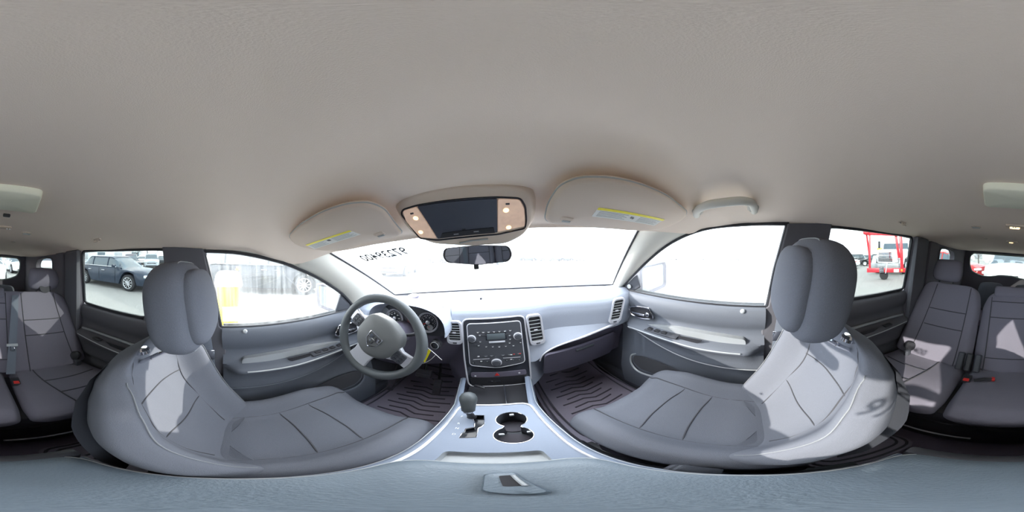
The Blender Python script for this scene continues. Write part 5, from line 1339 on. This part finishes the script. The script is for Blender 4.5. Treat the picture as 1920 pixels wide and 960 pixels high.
# red carrier frame
fc = gp_(1662, 9.6)
hd2 = heading(-fc.x, -fc.y)
F_ = ext('carrier_frame', 'red steel car carrier frame with posts, top rack and rear bumper', 'car carrier', fc, hd2)
def bar(name, p0, p1, w_=.08, m=m_redp, par=F_):
    if name in ('post', 'top_beam', 'rack_bar'): w_ *= 1.45
    b = MB(); p0, p1 = Vector(p0), Vector(p1); L0 = (p1 - p0).length
    R_ = (p1 - p0).to_track_quat('Z', 'Y').to_matrix(); b.box((p0 + p1) / 2, (w_, w_, L0), .01, R_); return adopt(b, name, m, par)
# local x runs to the picture's left when facing us
zt_ = 2.80; xl, xr = .98, -.98
bar('post', (xl, 0, .55), (xl + .02, 0, zt_)); bar('post', (xr + .05, 0, .55), (xr + .15, 0, zt_), .12)
bar('post', (xl + .02, -.2, 1.2), (xl + .22, -.1, zt_), .06); bar('post', (xr + .22, -.1, 1.3), (xr + .45, -.1, zt_), .10)
bar('top_beam', (xl + .30, 0, zt_), (xr - .25, 0, zt_ - .10), .16); bar('top_beam', (xl + .30, -.8, zt_ + .12), (xr - .25, -.8, zt_), .10)
for k in range(7): bar('rack_bar', (lerp(xl + .2, xr - .1, k / 6), 0, zt_ - .02 - .015 * k), (lerp(xl + .2, xr - .1, k / 6) + .05, -.8, zt_ + .12 - .015 * k), .05)
b = MB(); b.box((xl + .2, .0, zt_ + .03), (.38, .3, .22), .03); adopt(b, 'rack_end', m_redp, F_)
b = MB(); b.box((0, 0, .58), (2.3, .16, .26), .02); bm_ = adopt(b, 'rear_bumper', m_redp, F_)
b = MB(); b.box((-.58, .09, .56), (.30, .02, .18), .01); adopt(b, 'licence_plate', m_white, bm_)
b = MB(); b.box((-.90, .09, .58), (.12, .03, .14), .01); adopt(b, 'tail_lamp', m_orange, bm_)
b = MB(); b.box((.28, .09, .62), (.28, .03, .34), .01); adopt(b, 'ladder_plate', m_doord, bm_)
for k in range(4):
    b = MB(); b.box((.28, .115, .48 + k * .085), (.26, .02, .02), .004); adopt(b, 'ladder_rung', m_chrome, bm_)
bar('support_arm', (.05, .12, .40), (-.05, .12, 1.05), .06, m_silver)
b = MB(); b.lathe((.15, -.3, .26), (0, 1, 0), [(.26, -.2), (.26, .2)], 20); adopt(b, 'dolly_wheel', m_tyre, F_)
# yellow signs in the distance
for px, d, lab in ((1573, 48, 'pale yellow sign board far beyond the white sedan'), (1650, 46, 'yellow sign board seen between the red carrier posts')):
    t = ext('sign_board', lab, 'sign', gp_(px, d), heading(-gp_(px, d).x, -gp_(px, d).y))
    b = MB(); b.box((0, 0, 3.1), (1.7, .1, 1.3), .03); adopt(b, 'board', mat('yellow_sign_paint', (238, 206, 92), .6), t)
    for s in (-1, 1):
        b = MB(); b.box((s * .6, 0, 1.3), (.12, .1, 2.6), .01); adopt(b, 'leg', m_doord, t)
# yellow bin with a white lid outside the driver window
c = gp_(428, 3.0)
t = ext('yellow_bin', 'yellow bin with a white lid outside the driver window', 'bin', c, heading(-c.x, -c.y))
b = MB(); b.loft([[Vector((x * k, y * k, z)) for x, y in ((-.20, -.18), (.20, -.18), (.20, .18), (-.20, .18))] for k, z in ((.85, 0), (1, .90))]); adopt(b, 'bin_body', m_yellow, t, bevel=.02)
b = MB(); b.loft([[Vector((x * k, y * k, z)) for x, y in ((-.24, -.22), (.24, -.22), (.24, .22), (-.24, .22))] for k, z in ((1, .88), (1.02, .94), (.9, 1.10), (.6, 1.14))]); adopt(b, 'bin_lid', m_paper, t, bevel=.02)
# amber marker on a post
c = gp_(445, 5.0)
t = ext('marker_post', 'amber marker lamp on a thin post before the black wagon', 'post', c, 0)
b = MB(); b.tube([(0, 0, 0), (0, 0, .98)], .02, 8); adopt(b, 'post', m_silverd, t)
b = MB(); b.box((0, 0, 1.03), (.16, .08, .12), .02); adopt(b, 'marker', m_orange, t)
# low building and bare trees at the edge of the lot
def building(px, d, W_, H_, c_, lab):
    p = gp_(px, d); t = ext('warehouse', lab, 'building', p, heading(-p.x, -p.y))
    b = MB(); b.box((0, -4, H_ / 2), (W_, 8, H_), .05); adopt(b, 'wall', mat('pale_wall_%d' % px, c_, .8), t)
    b = MB(); b.box((0, -4, H_ + .1), (W_ + .4, 8.4, .25), .05); adopt(b, 'roof', mat('pale_roof', (150, 156, 160), .7), t)
    n = max(3, int(W_ / 5))
    for k in range(n):
        x = lerp(-W_ / 2 + 2, W_ / 2 - 2, k / (n - 1)); b = MB(); b.box((x, .02, H_ * .42), (2.4, .12, H_ * .62), .03); adopt(b, 'bay_door', m_silverd if k % 2 else m_cg, t)
building(190, 52, 26, 3.6, (206, 214, 216), 'long pale warehouse far behind the navy sedan')
building(470, 50, 36, 3.4, (200, 214, 222), 'long pale warehouse far beyond the black wagon')
building(1895, 50, 24, 3.2, (214, 214, 208), 'pale low building far behind the tailgate')
def tree(px, d, h, lab):
    rng = random.Random(px); p = gp_(px, d); t = ext('bare_tree', lab, 'tree', p, 0, 'bare trees at the edge of the lot')
    b = MB(); b.tube([(0, 0, 0), (.05, 0, h * .3), (0, .05, h * .5)], [.12, .09, .06], 7); adopt(b, 'trunk', mat('tree_bark', (88, 84, 80), .9), t)
    b = MB()
    def br(p0, dr, l, r, n):
        p1 = p0 + dr * l; b.tube([p0, p0.lerp(p1, .5) + Vector((rng.uniform(-.05, .05), rng.uniform(-.05, .05), 0)), p1], [r, r * .8, r * .5], 4, cap=False)
        if n:
            for _ in range(3):
                d2 = (dr + Vector((rng.uniform(-.8, .8), rng.uniform(-.8, .8), rng.uniform(-.1, .6)))).normalized(); br(p0.lerp(p1, rng.uniform(.5, 1)), d2, l * .68, r * .55, n - 1)
    for k in range(6): br(Vector((0, 0, h * (.22 + .05 * k))), Vector((math.cos(k * 1.9), math.sin(k * 1.9), .8)).normalized(), h * .26, .045, 3)
    adopt(b, 'branches', MATS['tree_bark'], t, kind='stuff')
for px, d, h, lab in ((256, 38, 4.0, 'bare tree left of centre above the navy sedan hood'), (274, 40, 3.8, 'bare tree in the middle of the row above the navy sedan hood'), (292, 38, 4.0, 'bare tree next to the driver headrest in the rear window'), (1835, 30, 3.4, 'bare tree at the passenger-side corner of the rear window'), (15, 32, 3.4, 'bare tree at the driver-side corner of the rear window')):
    tree(px, d, h, lab)
